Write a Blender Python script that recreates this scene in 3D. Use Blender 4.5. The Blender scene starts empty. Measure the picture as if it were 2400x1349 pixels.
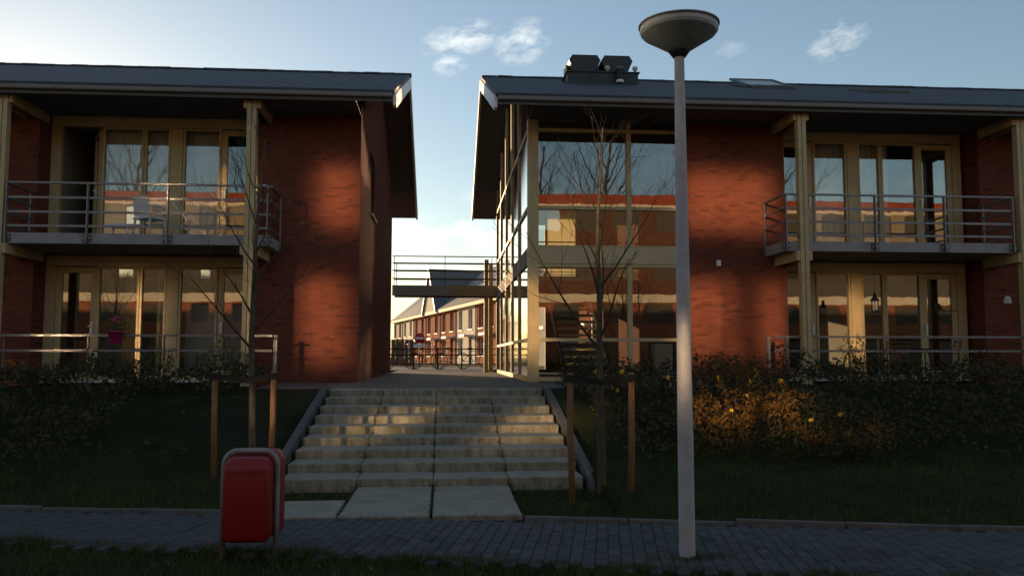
import bpy, math, random
from mathutils import Vector, Matrix, noise as mnoise
R = math.radians
rnd = random.Random(7)
sc = bpy.context.scene
COL = sc.collection

# ------------------------------------------------------------------ camera
cam_d = bpy.data.cameras.new('camera'); cam = bpy.data.objects.new('camera', cam_d); COL.objects.link(cam)
cam.location = (0, 0, 1.6)
cam.rotation_euler = (R(90 + 4.65), 0, R(-4.55))
cam_d.sensor_width = 36.0; cam_d.lens = 30.0
cam_d.clip_start = 0.05; cam_d.clip_end = 3000
sc.camera = cam

# ------------------------------------------------------------------ light: low sun behind the left building
SUN_EL, SUN_AZ = 7.6, 27.0          # degrees; azimuth left of +y
SUN_STRENGTH, SKY_STRENGTH, EXPOSURE = 5.0, 0.15, 0.2
sdir = Vector((-math.sin(R(SUN_AZ)) * math.cos(R(SUN_EL)), math.cos(R(SUN_AZ)) * math.cos(R(SUN_EL)), math.sin(R(SUN_EL))))
sl = bpy.data.lights.new('sun', 'SUN'); so = bpy.data.objects.new('sun', sl); COL.objects.link(so)
sl.energy = SUN_STRENGTH; sl.angle = R(0.55); sl.color = (1.0, 0.64, 0.34)
so.rotation_euler = sdir.to_track_quat('Z', 'Y').to_euler(); so.location = (-30, 60, 30)

world = bpy.data.worlds.new('World'); sc.world = world; world.use_nodes = True
def build_world():
    nt = world.node_tree; nt.nodes.clear(); N = nt.nodes.new; L = nt.links.new
    def math_(op, a, b=None, c=None):
        n = N('ShaderNodeMath'); n.operation = op
        for i, v in enumerate((a, b, c)):
            if v is None: continue
            if isinstance(v, (int, float)): n.inputs[i].default_value = v
            else: L(v, n.inputs[i])
        return n.outputs[0]
    sky = N('ShaderNodeTexSky'); sky.sky_type = 'NISHITA'; sky.sun_disc = False
    sky.sun_elevation = R(SUN_EL); sky.sun_rotation = R(-SUN_AZ)
    sky.air_density = 1.0; sky.dust_density = 0.3; sky.ozone_density = 1.6; sky.altitude = 0
    tc = N('ShaderNodeTexCoord'); sep = N('ShaderNodeSeparateXYZ'); L(tc.outputs['Generated'], sep.inputs[0])
    az = math_('ARCTAN2', sep.outputs[0], sep.outputs[1]); el = math_('ARCSINE', sep.outputs[2])
    comb = N('ShaderNodeCombineXYZ'); L(math_('ADD', math_('MULTIPLY', az, 13.0), math_('MULTIPLY', el, -6.0)), comb.inputs[0]); L(math_('MULTIPLY', el, 24.0), comb.inputs[1])
    nz = N('ShaderNodeTexNoise'); nz.inputs['Scale'].default_value = 2.6; nz.inputs['Detail'].default_value = 7; nz.inputs['Roughness'].default_value = 0.6
    nz.inputs['Distortion'].default_value = 0.1
    L(comb.outputs[0], nz.inputs['Vector'])
    nf = nz.outputs['Fac']
    total = None
    # (azimuth deg, elevation deg, half width, half height, strength) of the small clouds in view
    for a0, e0, ra, re, st in ((1.0, 20.8, 3.3, 1.4, 1.25), (5.2, 20.7, 2.4, 1.7, 1.25), (0.3, 19.3, 1.6, .9, 1.1), (-.8, 20.2, 1.6, .7, .5),
                               (26.0, 19.5, 2.2, 1.4, 1.0), (19.0, 19.5, 1.8, .8, .5), (9.0, 21.8, 2.4, .7, .2)):
        dx = math_('DIVIDE', math_('SUBTRACT', az, R(a0)), R(ra)); dy = math_('DIVIDE', math_('SUBTRACT', math_('SUBTRACT', el, math_('MULTIPLY', math_('SUBTRACT', az, R(a0)), .16)), R(e0)), R(re))
        r2 = math_('ADD', math_('MULTIPLY', dx, dx), math_('MULTIPLY', dy, dy))
        m = math_('MAXIMUM', math_('SUBTRACT', 1.0, r2), 0.0)
        m = math_('MULTIPLY', m, st)
        total = m if total is None else math_('MAXIMUM', total, m)
    wisp = math_('MULTIPLY', math_('MAXIMUM', math_('SUBTRACT', math_('MULTIPLY', nf, 3.0), 1.12), 0.0), total)
    # low bank of cloud all round near the horizon
    nz2 = N('ShaderNodeTexNoise'); nz2.inputs['Scale'].default_value = 1.1; nz2.inputs['Detail'].default_value = 6; L(comb.outputs[0], nz2.inputs['Vector'])
    lo = math_('MULTIPLY', math_('SUBTRACT', R(12.5), el), 1.0 / R(3.5)); lo = math_('MINIMUM', math_('MAXIMUM', lo, 0.0), 1.0)
    bank = math_('MULTIPLY', lo, math_('MINIMUM', math_('MAXIMUM', math_('MULTIPLY', math_('SUBTRACT', nz2.outputs['Fac'], .38), 4.0), 0.0), 1.0))
    cl = math_('MINIMUM', math_('MAXIMUM', math_('MAXIMUM', wisp, .085), math_('MULTIPLY', bank, .5)), 1.0)
    # clouds take light from the sky round them, a little warmer towards the sun
    hs = N('ShaderNodeMixRGB'); hs.blend_type = 'ADD'; hs.inputs[0].default_value = 1
    mul = N('ShaderNodeMixRGB'); mul.blend_type = 'MULTIPLY'; mul.inputs[0].default_value = 1; mul.inputs[2].default_value = (1.25, 1.15, 1.0, 1)
    L(sky.outputs[0], mul.inputs[1]); L(mul.outputs[0], hs.inputs[1]); hs.inputs[2].default_value = (2.9, 2.5, 2.15, 1)
    mix = N('ShaderNodeMixRGB'); L(cl, mix.inputs[0]); L(sky.outputs[0], mix.inputs[1]); L(hs.outputs[0], mix.inputs[2])
    bg = N('ShaderNodeBackground'); bg.inputs['Strength'].default_value = SKY_STRENGTH; L(mix.outputs[0], bg.inputs['Color'])
    out = N('ShaderNodeOutputWorld'); L(bg.outputs[0], out.inputs[0])
build_world()
vs = sc.view_settings; vs.view_transform = 'Standard'; vs.look = 'None'; vs.gamma = 1; vs.exposure = EXPOSURE; vs.use_curve_mapping = False
cy = sc.cycles
sc.render.engine = 'CYCLES'
cy.max_bounces = 6; cy.diffuse_bounces = 3; cy.glossy_bounces = 4; cy.transmission_bounces = 4; cy.transparent_max_bounces = 16
cy.caustics_reflective = True; cy.caustics_refractive = False; cy.blur_glossy = 0.0
cy.sample_clamp_indirect = 0; cy.sample_clamp_direct = 0
cy.use_denoising = True; cy.use_adaptive_sampling = False
try:
    cy.use_guiding = True; cy.use_surface_guiding = True; cy.use_volume_guiding = False
except Exception: pass

# ------------------------------------------------------------------ materials
MAT = {}
class NT:
    def __init__(s, name):
        m = bpy.data.materials.new(name); m.use_nodes = True; s.m = m; s.t = m.node_tree; s.t.nodes.clear()
        s.out = s.N('ShaderNodeOutputMaterial'); MAT[name] = m
    def N(s, k, **kw):
        n = s.t.nodes.new(k)
        for a, b in kw.items(): setattr(n, a, b)
        return n
    def L(s, a, b): s.t.links.new(a, b)
    def math(s, op, a, b=None):
        n = s.N('ShaderNodeMath', operation=op)
        for i, v in enumerate((a, b)):
            if v is None: continue
            if isinstance(v, (int, float)): n.inputs[i].default_value = v
            else: s.L(v, n.inputs[i])
        return n.outputs[0]
    def noise(s, scale, detail=5, rough=.55, vec=None, dist=0):
        n = s.N('ShaderNodeTexNoise'); n.inputs['Scale'].default_value = scale; n.inputs['Detail'].default_value = detail
        n.inputs['Roughness'].default_value = rough; n.inputs['Distortion'].default_value = dist
        s.L(vec if vec is not None else s.pos(), n.inputs['Vector']); return n.outputs['Fac']
    def pos(s):
        if not hasattr(s, '_p'): s._p = s.N('ShaderNodeNewGeometry').outputs['Position']
        return s._p
    def objpos(s):
        return s.N('ShaderNodeTexCoord').outputs['Object']
    def ramp(s, fac, stops):
        n = s.N('ShaderNodeValToRGB'); e = n.color_ramp.elements
        while len(e) < len(stops): e.new(.5)
        for el, (p, c) in zip(e, stops):
            el.position = p; el.color = (*c, 1) if len(c) == 3 else c
        s.L(fac, n.inputs[0]); return n.outputs[0]
    def mix(s, fac, a, b, mode='MIX'):
        n = s.N('ShaderNodeMixRGB', blend_type=mode)
        for i, v in enumerate((fac, a, b)):
            if isinstance(v, (int, float)): n.inputs[i].default_value = v
            elif isinstance(v, tuple): n.inputs[i].default_value = (*v, 1)
            else: s.L(v, n.inputs[i])
        return n.outputs[0]
    def bsdf(s, color, rough=.6, metal=0, spec=.4, bump=None, bstr=.3, bdist=.01, **kw):
        b = s.N('ShaderNodeBsdfPrincipled')
        if isinstance(color, tuple): b.inputs['Base Color'].default_value = (*color, 1)
        else: s.L(color, b.inputs['Base Color'])
        if isinstance(rough, (int, float)): b.inputs['Roughness'].default_value = rough
        else: s.L(rough, b.inputs['Roughness'])
        b.inputs['Metallic'].default_value = metal; b.inputs['Specular IOR Level'].default_value = spec
        if bump is not None:
            bp = s.N('ShaderNodeBump'); bp.inputs['Strength'].default_value = bstr; bp.inputs['Distance'].default_value = bdist
            s.L(bump, bp.inputs['Height']); s.L(bp.outputs[0], b.inputs['Normal'])
        s.L(b.outputs[0], s.out.inputs[0]); return b

def simple(name, col, rough=.6, metal=0, var=.18, scale=6, spec=.4, bstr=.15, bdist=.004, fine=60):
    m = NT(name); n = m.noise(scale); f = m.noise(fine, 3)
    lo = tuple(c * (1 - var) for c in col); hi = tuple(min(1, c * (1 + var)) for c in col)
    c = m.ramp(n, [(.3, lo), (.7, hi)])
    m.bsdf(c, rough, metal, spec, bump=f, bstr=bstr, bdist=bdist); return m.m

def brick_mat(name, c1, c2, c3, mortar, sc_=1.0):
    m = NT(name); sep = m.N('ShaderNodeSeparateXYZ'); m.L(m.pos(), sep.inputs[0])
    cb = m.N('ShaderNodeCombineXYZ'); m.L(m.math('ADD', sep.outputs[0], sep.outputs[1]), cb.inputs[0]); m.L(sep.outputs[2], cb.inputs[1])
    b = m.N('ShaderNodeTexBrick'); m.L(cb.outputs[0], b.inputs['Vector'])
    b.inputs['Scale'].default_value = 1; b.inputs['Brick Width'].default_value = .22 * sc_; b.inputs['Row Height'].default_value = .0625 * sc_
    b.inputs['Mortar Size'].default_value = .006 * sc_; b.inputs['Mortar Smooth'].default_value = .3; b.inputs['Bias'].default_value = 0
    b.inputs['Color1'].default_value = (*c1, 1); b.inputs['Color2'].default_value = (*c2, 1); b.inputs['Mortar'].default_value = (*mortar, 1)
    # scattered darker over-burnt bricks: one random value for each brick cell
    cell = m.N('ShaderNodeCombineXYZ')
    row = m.math('FLOOR', m.math('DIVIDE', sep.outputs[2], .0625 * sc_))
    xo = m.math('ADD', m.math('ADD', sep.outputs[0], sep.outputs[1]), m.math('MULTIPLY', m.math('MODULO', row, 2.0), .11 * sc_))
    m.L(m.math('FLOOR', m.math('DIVIDE', xo, .22 * sc_)), cell.inputs[0]); m.L(row, cell.inputs[1])
    wn = m.N('ShaderNodeTexWhiteNoise', noise_dimensions='2D'); m.L(cell.outputs[0], wn.inputs['Vector'])
    stretch = m.N('ShaderNodeMapping'); stretch.inputs['Scale'].default_value = (.9, .9, 3.2); m.L(m.pos(), stretch.inputs['Vector'])
    clus = m.noise(1.4, 4, .6, stretch.outputs[0])
    dark = m.math('MULTIPLY', m.math('GREATER_THAN', m.math('ADD', wn.outputs['Value'], m.math('MULTIPLY', clus, .9)), 1.36), .55)
    big = m.noise(.9, 5)
    c = m.mix(dark, b.outputs['Color'], c3)
    c = m.mix(.45, c, m.ramp(big, [(.3, (.55, .55, .55)), (.7, (1.3, 1.25, 1.2))]), 'MULTIPLY')
    h = m.math('ADD', m.math('MULTIPLY', m.math('SUBTRACT', 1.0, b.outputs['Fac']), 1.0), m.math('MULTIPLY', m.noise(90, 3), .25))
    m.bsdf(c, .92, bump=h, bstr=.5, bdist=.006, spec=.08); return m.m

def glass(name, base=.10, tint=(.93, .95, .92), rough=0.0, wav=.002, wscale=1.2):
    m = NT(name)
    lw = m.N('ShaderNodeFresnel'); lw.inputs['IOR'].default_value = 1.5
    fac = m.math('MINIMUM', m.math('ADD', m.math('MULTIPLY', lw.outputs[0], 1.6), base), 1.0)
    tr = m.N('ShaderNodeBsdfTransparent'); tr.inputs[0].default_value = (*tint, 1)
    gl = m.N('ShaderNodeBsdfGlossy', distribution='BECKMANN'); gl.inputs['Roughness'].default_value = rough; gl.inputs['Color'].default_value = (1, 1, 1, 1)
    if wav:
        bp = m.N('ShaderNodeBump'); bp.inputs['Strength'].default_value = 1; bp.inputs['Distance'].default_value = wav
        m.L(m.noise(wscale, 2), bp.inputs['Height']); m.L(bp.outputs[0], gl.inputs['Normal'])
    mx = m.N('ShaderNodeMixShader'); m.L(fac, mx.inputs[0]); m.L(tr.outputs[0], mx.inputs[1]); m.L(gl.outputs[0], mx.inputs[2])
    m.L(mx.outputs[0], m.out.inputs[0]); return m.m

def make_materials():
    brick_mat('brick', (.195, .056, .033), (.155, .043, .028), (.075, .030, .023), (.11, .075, .055))
    brick_mat('house_brick', (.50, .165, .075), (.43, .13, .06), (.28, .09, .05), (.32, .2, .13), 1.2)
    brick_mat('roof_band_brick', (.45, .10, .05), (.38, .08, .04), (.25, .06, .04), (.2, .1, .07))
    brick_mat('brown_brick', (.20, .085, .05), (.15, .06, .035), (.08, .04, .03), (.12, .09, .07))
    simple('timber', (.50, .39, .20), .5, var=.12, scale=3)
    simple('timber_panel', (.52, .43, .25), .5, var=.1, scale=2)
    simple('balcony_concrete', (.30, .29, .285), .8, var=.14, scale=4)
    simple('steel', (.20, .205, .215), .42, .55, var=.15, scale=12)
    simple('dark_steel', (.10, .105, .11), .45, .5, var=.2, scale=10)
    simple('beam_green', (.42, .46, .44), .5, .2, var=.1)
    simple('bolt_steel', (.6, .58, .52), .3, .8)
    simple('fascia', (.20, .18, .165), .6, var=.1)
    simple('soffit', (.12, .12, .12), .8, var=.1)
    simple('verge_white', (.74, .75, .76), .45, var=.05)
    simple('plaster', (.62, .60, .55), .9, var=.05)
    simple('room_plaster', (.30, .27, .22), .9, var=.08)
    simple('room_floor', (.18, .11, .06), .6, var=.2)
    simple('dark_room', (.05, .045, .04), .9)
    simple('ridge', (.055, .062, .075), .75, var=.25, scale=5)
    simple('lead', (.11, .115, .12), .6, .2)
    simple('hood', (.035, .04, .045), .5, .4, var=.2)
    simple('skylight_glass', (.20, .23, .22), .25, 0, var=.08)
    simple('cap_and_lit_cheek', (.50, .44, .34), .6)  # cream of the vent caps, and sunlight painted on the hoods' left sides
    simple('galvanised', (.42, .435, .465), .72, .1, var=.13, scale=9, fine=120)
    simple('lamp_cone', (.24, .29, .30), .5, .2, var=.15)
    simple('lamp_rim', (.42, .42, .40), .35, .1, var=.08)
    simple('lamp_collar', (.03, .032, .035), .6)
    simple('bin_red', (.24, .008, .012), .5, 0, var=.08, scale=9, spec=.5)
    simple('hoop_grey', (.26, .26, .26), .5, .3, var=.2)
    simple('white_plastic', (.75, .75, .76), .4, var=.04)
    simple('sign_red', (.55, .02, .02), .4, var=.04)
    simple('sign_white', (.8, .8, .78), .4, var=.03)
    simple('magenta', (.35, .015, .11), .4, var=.08)
    simple('terracotta', (.50, .12, .03), .7)
    simple('black_metal', (.015, .015, .016), .45, .3)
    simple('rubber', (.018, .017, .015), .85)
    simple('curtain', (.80, .80, .76), .95, var=.05)
    simple('dark_curtain', (.10, .095, .075), .95, var=.1)
    simple('blind', (.20, .20, .15), .7, var=.08)
    simple('grey_boards', (.13, .115, .085), .85, var=.1)
    simple('cream_wall', (.34, .27, .17), .85, var=.07)
    simple('cream_band', (.80, .68, .48), .7, var=.05)
    simple('house_white', (.66, .58, .46), .85, var=.07)
    simple('pvc_white', (.8, .78, .72), .4, var=.03)
    simple('brown_wood', (.17, .085, .04), .6, var=.2)
    simple('sand', (.05, .048, .045), .95, var=.3)
    simple('asphalt', (.05, .05, .052), .9, var=.2, scale=3)
    simple('kerbstone', (.115, .115, .11), .85, var=.25, scale=5)
    simple('soil', (.045, .036, .027), .95, var=.35, scale=4, bstr=.6, bdist=.02, fine=25)
    simple('petal', (.75, .45, .02), .6, var=.2)
    simple('pink_petal', (.6, .06, .22), .6, var=.2)
    # roof tiles: courses and columns as fine relief
    m = NT('roof_tile'); sep = m.N('ShaderNodeSeparateXYZ'); m.L(m.pos(), sep.inputs[0])
    wx = m.math('SINE', m.math('MULTIPLY', sep.outputs[0], 2 * math.pi / .3)); wy = m.math('FRACT', m.math('DIVIDE', sep.outputs[1], .32))
    h = m.math('ADD', m.math('MULTIPLY', wx, .5), m.math('MULTIPLY', wy, 1.2))
    c = m.mix(.6, m.ramp(m.noise(2.2, 6), [(.3, (.025, .029, .036)), (.7, (.045, .052, .062))]), m.ramp(m.noise(14, 3), [(.35, (.7, .7, .7)), (.65, (1.2, 1.2, 1.2))]), 'MULTIPLY')
    m.bsdf(c, .62, bump=h, bstr=.8, bdist=.02, spec=.45)
    # far house roofs
    m = NT('house_roof'); h = m.math('FRACT', m.math('MULTIPLY', m.N('ShaderNodeSeparateXYZ').outputs[2], 1)); sep = m.N('ShaderNodeSeparateXYZ'); m.L(m.pos(), sep.inputs[0])
    h = m.math('FRACT', m.math('DIVIDE', sep.outputs[2], .28))
    m.bsdf(m.ramp(m.noise(1.5, 5), [(.3, (.10, .098, .10)), (.7, (.15, .145, .145))]), .55, bump=h, bstr=1, bdist=.05, spec=.5)
    # mossy concrete steps
    m = NT('step_concrete'); base = m.ramp(m.noise(3, 7), [(.25, (.25, .24, .19)), (.75, (.37, .355, .285))])
    geo = m.N('ShaderNodeNewGeometry'); sn = m.N('ShaderNodeSeparateXYZ'); m.L(geo.outputs['Normal'], sn.inputs[0])
    riser = m.math('GREATER_THAN', m.math('MULTIPLY', sn.outputs[1], -1.0), .5)
    mp = m.N('ShaderNodeMapping'); mp.inputs['Scale'].default_value = (9, 2, 2.5); m.L(m.pos(), mp.inputs['Vector'])
    streak = m.noise(1.2, 6, .65, mp.outputs[0])
    sf = m.math('MULTIPLY', m.ramp(streak, [(.42, (0, 0, 0)), (.62, (1, 1, 1))]), m.math('ADD', m.math('MULTIPLY', riser, .60), .05))
    c = m.mix(sf, base, (.10, .098, .024))
    c = m.mix(m.math('MULTIPLY', m.ramp(m.noise(7, 5), [(.58, (0, 0, 0)), (.78, (1, 1, 1))]), .35), c, (.10, .10, .06))
    m.bsdf(c, .88, bump=m.noise(70, 4), bstr=.35, bdist=.006, spec=.3)
    # paver colour varies from piece to piece
    m = NT('paver'); oi = m.N('ShaderNodeObjectInfo')
    c = m.mix(1.0, m.ramp(oi.outputs['Random'], [(0, (.044, .052, .055)), (1, (.078, .085, .086))]), m.ramp(m.noise(9, 5), [(.3, (.65, .65, .65)), (.7, (1.25, 1.25, 1.25))]), 'MULTIPLY')
    m.bsdf(c, .8, bump=m.noise(120, 3), bstr=.4, bdist=.004, spec=.35)
    # plateau paving: small pavers as relief, too far to pick apart
    m = NT('plateau_paving'); b = m.N('ShaderNodeTexBrick'); m.L(m.pos(), b.inputs['Vector'])
    b.inputs['Scale'].default_value = 1; b.inputs['Brick Width'].default_value = .21; b.inputs['Row Height'].default_value = .105; b.inputs['Mortar Size'].default_value = .006
    b.inputs['Color1'].default_value = (.15, .135, .12, 1); b.inputs['Color2'].default_value = (.105, .10, .095, 1); b.inputs['Mortar'].default_value = (.04, .037, .033, 1)
    c = m.mix(.6, b.outputs['Color'], m.ramp(m.noise(1.3, 6), [(.3, (.6, .6, .6)), (.7, (1.25, 1.25, 1.25))]), 'MULTIPLY')
    m.bsdf(c, .8, bump=m.math('SUBTRACT', 1.0, b.outputs['Fac']), bstr=.5, bdist=.006)
    # ground
    m = NT('ground_grass'); c = m.ramp(m.noise(2.0, 8, .65), [(.28, (.018, .020, .008)), (.5, (.026, .034, .011)), (.75, (.045, .048, .018))])
    # trodden bare soil beside the stairs
    sp = m.N('ShaderNodeSeparateXYZ'); m.L(m.pos(), sp.inputs[0])
    dx = m.math('DIVIDE', m.math('ADD', sp.outputs[0], 2.9), 1.15); dy = m.math('DIVIDE', m.math('SUBTRACT', sp.outputs[1], 13.0), 2.3)
    rr = m.math('ADD', m.math('ADD', m.math('MULTIPLY', dx, dx), m.math('MULTIPLY', dy, dy)), m.math('MULTIPLY', m.noise(2.2, 5), 1.3))
    c = m.mix(m.ramp(rr, [(.0, (1, 1, 1)), (1.0, (0, 0, 0))]), c, m.ramp(m.noise(5, 7), [(.3, (.028, .024, .019)), (.7, (.055, .046, .036))]))
    m.bsdf(c, .95, bump=m.noise(30, 6, .7), bstr=1, bdist=.05, spec=.15)
    def leafmat(name, cols, trans=.25):
        m = NT(name); oi = m.noise(11, 3); c = m.ramp(oi, [(i / (len(cols) - 1) * .5 + .25, k) for i, k in enumerate(cols)])
        d = m.N('ShaderNodeBsdfPrincipled'); m.L(c, d.inputs['Base Color']); d.inputs['Roughness'].default_value = .6; d.inputs['Specular IOR Level'].default_value = .25
        t = m.N('ShaderNodeBsdfTranslucent'); m.L(c, t.inputs[0]); x = m.N('ShaderNodeMixShader'); x.inputs[0].default_value = trans
        m.L(d.outputs[0], x.inputs[1]); m.L(t.outputs[0], x.inputs[2]); m.L(x.outputs[0], m.out.inputs[0])
    leafmat('blade', [(.035, .062, .012), (.06, .10, .02), (.10, .105, .03)])
    leafmat('leaf_dark', [(.028, .036, .016), (.060, .062, .026), (.115, .078, .032)])
    leafmat('leaf_green', [(.06, .085, .02), (.10, .12, .03), (.14, .13, .04)])
    leafmat('leaf_autumn', [(.06, .06, .016), (.15, .09, .02), (.22, .10, .02), (.09, .08, .02)])
    leafmat('leaf_red', [(.07, .022, .010), (.13, .04, .015), (.06, .03, .012)])
    m = NT('bark'); mp = m.N('ShaderNodeMapping'); mp.inputs['Scale'].default_value = (18, 18, 4); m.L(m.pos(), mp.inputs['Vector'])
    m.bsdf(m.ramp(m.noise(1.5, 6, .6, mp.outputs[0]), [(.3, (.045, .042, .028)), (.7, (.11, .10, .065))]), .9, bump=m.noise(3, 5, .6, mp.outputs[0]), bstr=.5, bdist=.01)
    m = NT('twig'); m.bsdf((.045, .036, .026), .9)
    m = NT('stake_wood'); mp = m.N('ShaderNodeMapping'); mp.inputs['Scale'].default_value = (30, 30, 3); m.L(m.pos(), mp.inputs['Vector'])
    m.bsdf(m.ramp(m.noise(1.5, 6, .6, mp.outputs[0]), [(.3, (.15, .075, .035)), (.7, (.30, .16, .075))]), .85, bump=m.noise(2, 5, .6, mp.outputs[0]), bstr=.4, bdist=.006)
    glass('glass', .055, wav=.0006, wscale=1.8)
    glass('side_glass', .08, rough=.085, wav=0)
    glass('dark_glass', .18, tint=(.25, .27, .26), wav=.001)
    glass('house_glass', .22, tint=(.10, .10, .10), rough=.02, wav=0)
    # coated panes of the block opposite: made nearly mirrors to strengthen the thrown-back sun, slightly uneven
    m = NT('coated_glass'); g = m.N('ShaderNodeBsdfGlossy', distribution='BECKMANN'); g.inputs['Roughness'].default_value = .065; g.inputs['Color'].default_value = (1, .97, .92, 1)
    d = m.N('ShaderNodeBsdfDiffuse'); d.inputs[0].default_value = (.03, .03, .03, 1); x = m.N('ShaderNodeMixShader'); x.inputs[0].default_value = .95
    m.L(d.outputs[0], x.inputs[1]); m.L(g.outputs[0], x.inputs[2]); m.L(x.outputs[0], m.out.inputs[0])
    simple('drawn_blind', (.10, .085, .06), .7, var=.15)
    # thin pale blind that lets daylight through
    m = NT('sheer'); d = m.N('ShaderNodeBsdfDiffuse'); d.inputs[0].default_value = (.75, .70, .55, 1); t = m.N('ShaderNodeBsdfTranslucent'); t.inputs[0].default_value = (.85, .80, .62, 1)
    x = m.N('ShaderNodeMixShader'); x.inputs[0].default_value = .65; m.L(d.outputs[0], x.inputs[1]); m.L(t.outputs[0], x.inputs[2]); m.L(x.outputs[0], m.out.inputs[0])
make_materials()

# ------------------------------------------------------------------ mesh helpers
def root_of(o):
    while o.parent is not None: o = o.parent
    return o
class MB:
    def __init__(s): s.v = []; s.f = []; s.sm = []
    def add(s, vs_, fs, smooth=False):
        b = len(s.v); s.v += [tuple(p) for p in vs_]; s.f += [tuple(i + b for i in f) for f in fs]; s.sm += [smooth] * len(fs); return s
    def box(s, x0, x1, y0, y1, z0, z1):
        if x0 > x1: x0, x1 = x1, x0
        if y0 > y1: y0, y1 = y1, y0
        if z0 > z1: z0, z1 = z1, z0
        v = [(x, y, z) for z in (z0, z1) for y in (y0, y1) for x in (x0, x1)]
        return s.add(v, [(0, 2, 3, 1), (4, 5, 7, 6), (0, 1, 5, 4), (2, 6, 7, 3), (0, 4, 6, 2), (1, 3, 7, 5)])
    def cbox(s, x0, x1, y0, y1, z0, z1, b=.01):
        """box with chamfered vertical and top edges"""
        if x0 > x1: x0, x1 = x1, x0
        rings = []
        for z, i in ((z0, 0), (z1 - b, 0), (z1, b)):
            a0, a1, c0, c1 = x0 + i, x1 - i, y0 + i, y1 - i
            rings.append([(a0 + b, c0, z), (a1 - b, c0, z), (a1, c0 + b, z), (a1, c1 - b, z), (a1 - b, c1, z), (a0 + b, c1, z), (a0, c1 - b, z), (a0, c0 + b, z)])
        v = sum(rings, []); f = [tuple(range(7, -1, -1)), tuple(range(16, 24))]
        for r in range(2):
            for k in range(8): f.append((r * 8 + k, r * 8 + (k + 1) % 8, r * 8 + 8 + (k + 1) % 8, r * 8 + 8 + k))
        return s.add(v, f)
    def prism(s, poly, axis, a0, a1):
        """poly: 2D points; axis 'x': (y,z) extruded in x; 'y': (x,z); 'z': (x,y)"""
        n = len(poly)
        mk = {'x': lambda p, a: (a, p[0], p[1]), 'y': lambda p, a: (p[0], a, p[1]), 'z': lambda p, a: (p[0], p[1], a)}[axis]
        v = [mk(p, a0) for p in poly] + [mk(p, a1) for p in poly]
        f = [tuple(range(n)), tuple(range(2 * n - 1, n - 1, -1))] + [(i, n + i, n + (i + 1) % n, (i + 1) % n) for i in range(n)]
        return s.add(v, f)
    def tube(s, pts, rad, n=6, smooth=True, caps=True):
        pts = [Vector(p) for p in pts]; rad = rad if isinstance(rad, (list, tuple)) else [rad] * len(pts)
        rings = []; prev = None
        for i, p in enumerate(pts):
            d = (pts[min(i + 1, len(pts) - 1)] - pts[max(i - 1, 0)]).normalized()
            if prev is None:
                a = Vector((0, 0, 1)) if abs(d.z) < .9 else Vector((1, 0, 0)); u = d.cross(a).normalized()
            else: u = (prev - d * prev.dot(d)).normalized()
            prev = u; w = d.cross(u)
            rings += [p + (u * math.cos(2 * math.pi * k / n) + w * math.sin(2 * math.pi * k / n)) * rad[i] for k in range(n)]
        f = []
        for i in range(len(pts) - 1):
            for k in range(n): f.append((i * n + k, i * n + (k + 1) % n, (i + 1) * n + (k + 1) % n, (i + 1) * n + k))
        s.add(rings, f, smooth)
        if caps:
            b = len(s.v) - len(rings); s.f += [tuple(b + k for k in range(n - 1, -1, -1)), tuple(b + (len(pts) - 1) * n + k for k in range(n))]; s.sm += [False, False]
        return s
    def lathe(s, prof, n=32, cx=0, cy=0, smooth=True):
        v = [(cx + r * math.cos(2 * math.pi * k / n), cy + r * math.sin(2 * math.pi * k / n), z) for r, z in prof for k in range(n)]
        f = [(i * n + k, i * n + (k + 1) % n, (i + 1) * n + (k + 1) % n, (i + 1) * n + k) for i in range(len(prof) - 1) for k in range(n)]
        return s.add(v, f, smooth)
    def wall(s, axis, a0, a1, z0, z1, t0, t1, holes=()):
        """wall along x ('x': thickness y t0..t1) or y, with rectangular openings (a0,a1,z0,z1)"""
        cs = sorted({a0, a1, *[h[i] for h in holes for i in (0, 1)]}); zs = sorted({z0, z1, *[h[i] for h in holes for i in (2, 3)]})
        for i in range(len(cs) - 1):
            run = None
            for j in range(len(zs) - 1):
                cm, zm = (cs[i] + cs[i + 1]) / 2, (zs[j] + zs[j + 1]) / 2
                hole = any(h[0] < cm < h[1] and h[2] < zm < h[3] for h in holes)
                if not hole:
                    run = (run[0], zs[j + 1]) if run else (zs[j], zs[j + 1])
                if (hole or j == len(zs) - 2) and run:
                    if axis == 'x': s.box(cs[i], cs[i + 1], t0, t1, *run)
                    else: s.box(t0, t1, cs[i], cs[i + 1], *run)
                    run = None
        return s
    def mesh(s, name, mat):
        me = bpy.data.meshes.new(name); me.from_pydata(s.v, [], s.f); me.update()
        if any(s.sm): me.polygons.foreach_set('use_smooth', s.sm)
        for m_ in (mat if isinstance(mat, (list, tuple)) else [mat]): me.materials.append(MAT[m_])
        return me
    def build(s, name, mat, parent=None, world=True, loc=None):
        if parent is not None and world:
            o = root_of(parent).location; s.v = [(a - o.x, b - o.y, c - o.z) for a, b, c in s.v]
        ob = bpy.data.objects.new(name, s.mesh(name, mat)); COL.objects.link(ob)
        if parent is not None: ob.parent = parent
        if loc is not None: ob.location = loc
        return ob
def inst(me, name, parent, loc, rot=None, world=True):
    ob = bpy.data.objects.new(name, me); COL.objects.link(ob)
    if parent is not None:
        ob.parent = parent; o = root_of(parent).location if world else Vector()
        ob.location = Vector(loc) - o
    else: ob.location = loc
    if rot: ob.rotation_euler = rot
    return ob
def tag(o, label=None, cat=None, group=None, kind=None):
    if label: o['label'] = label
    if cat: o['category'] = cat
    if group: o['group'] = group
    if kind: o['kind'] = kind
    return o
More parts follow.
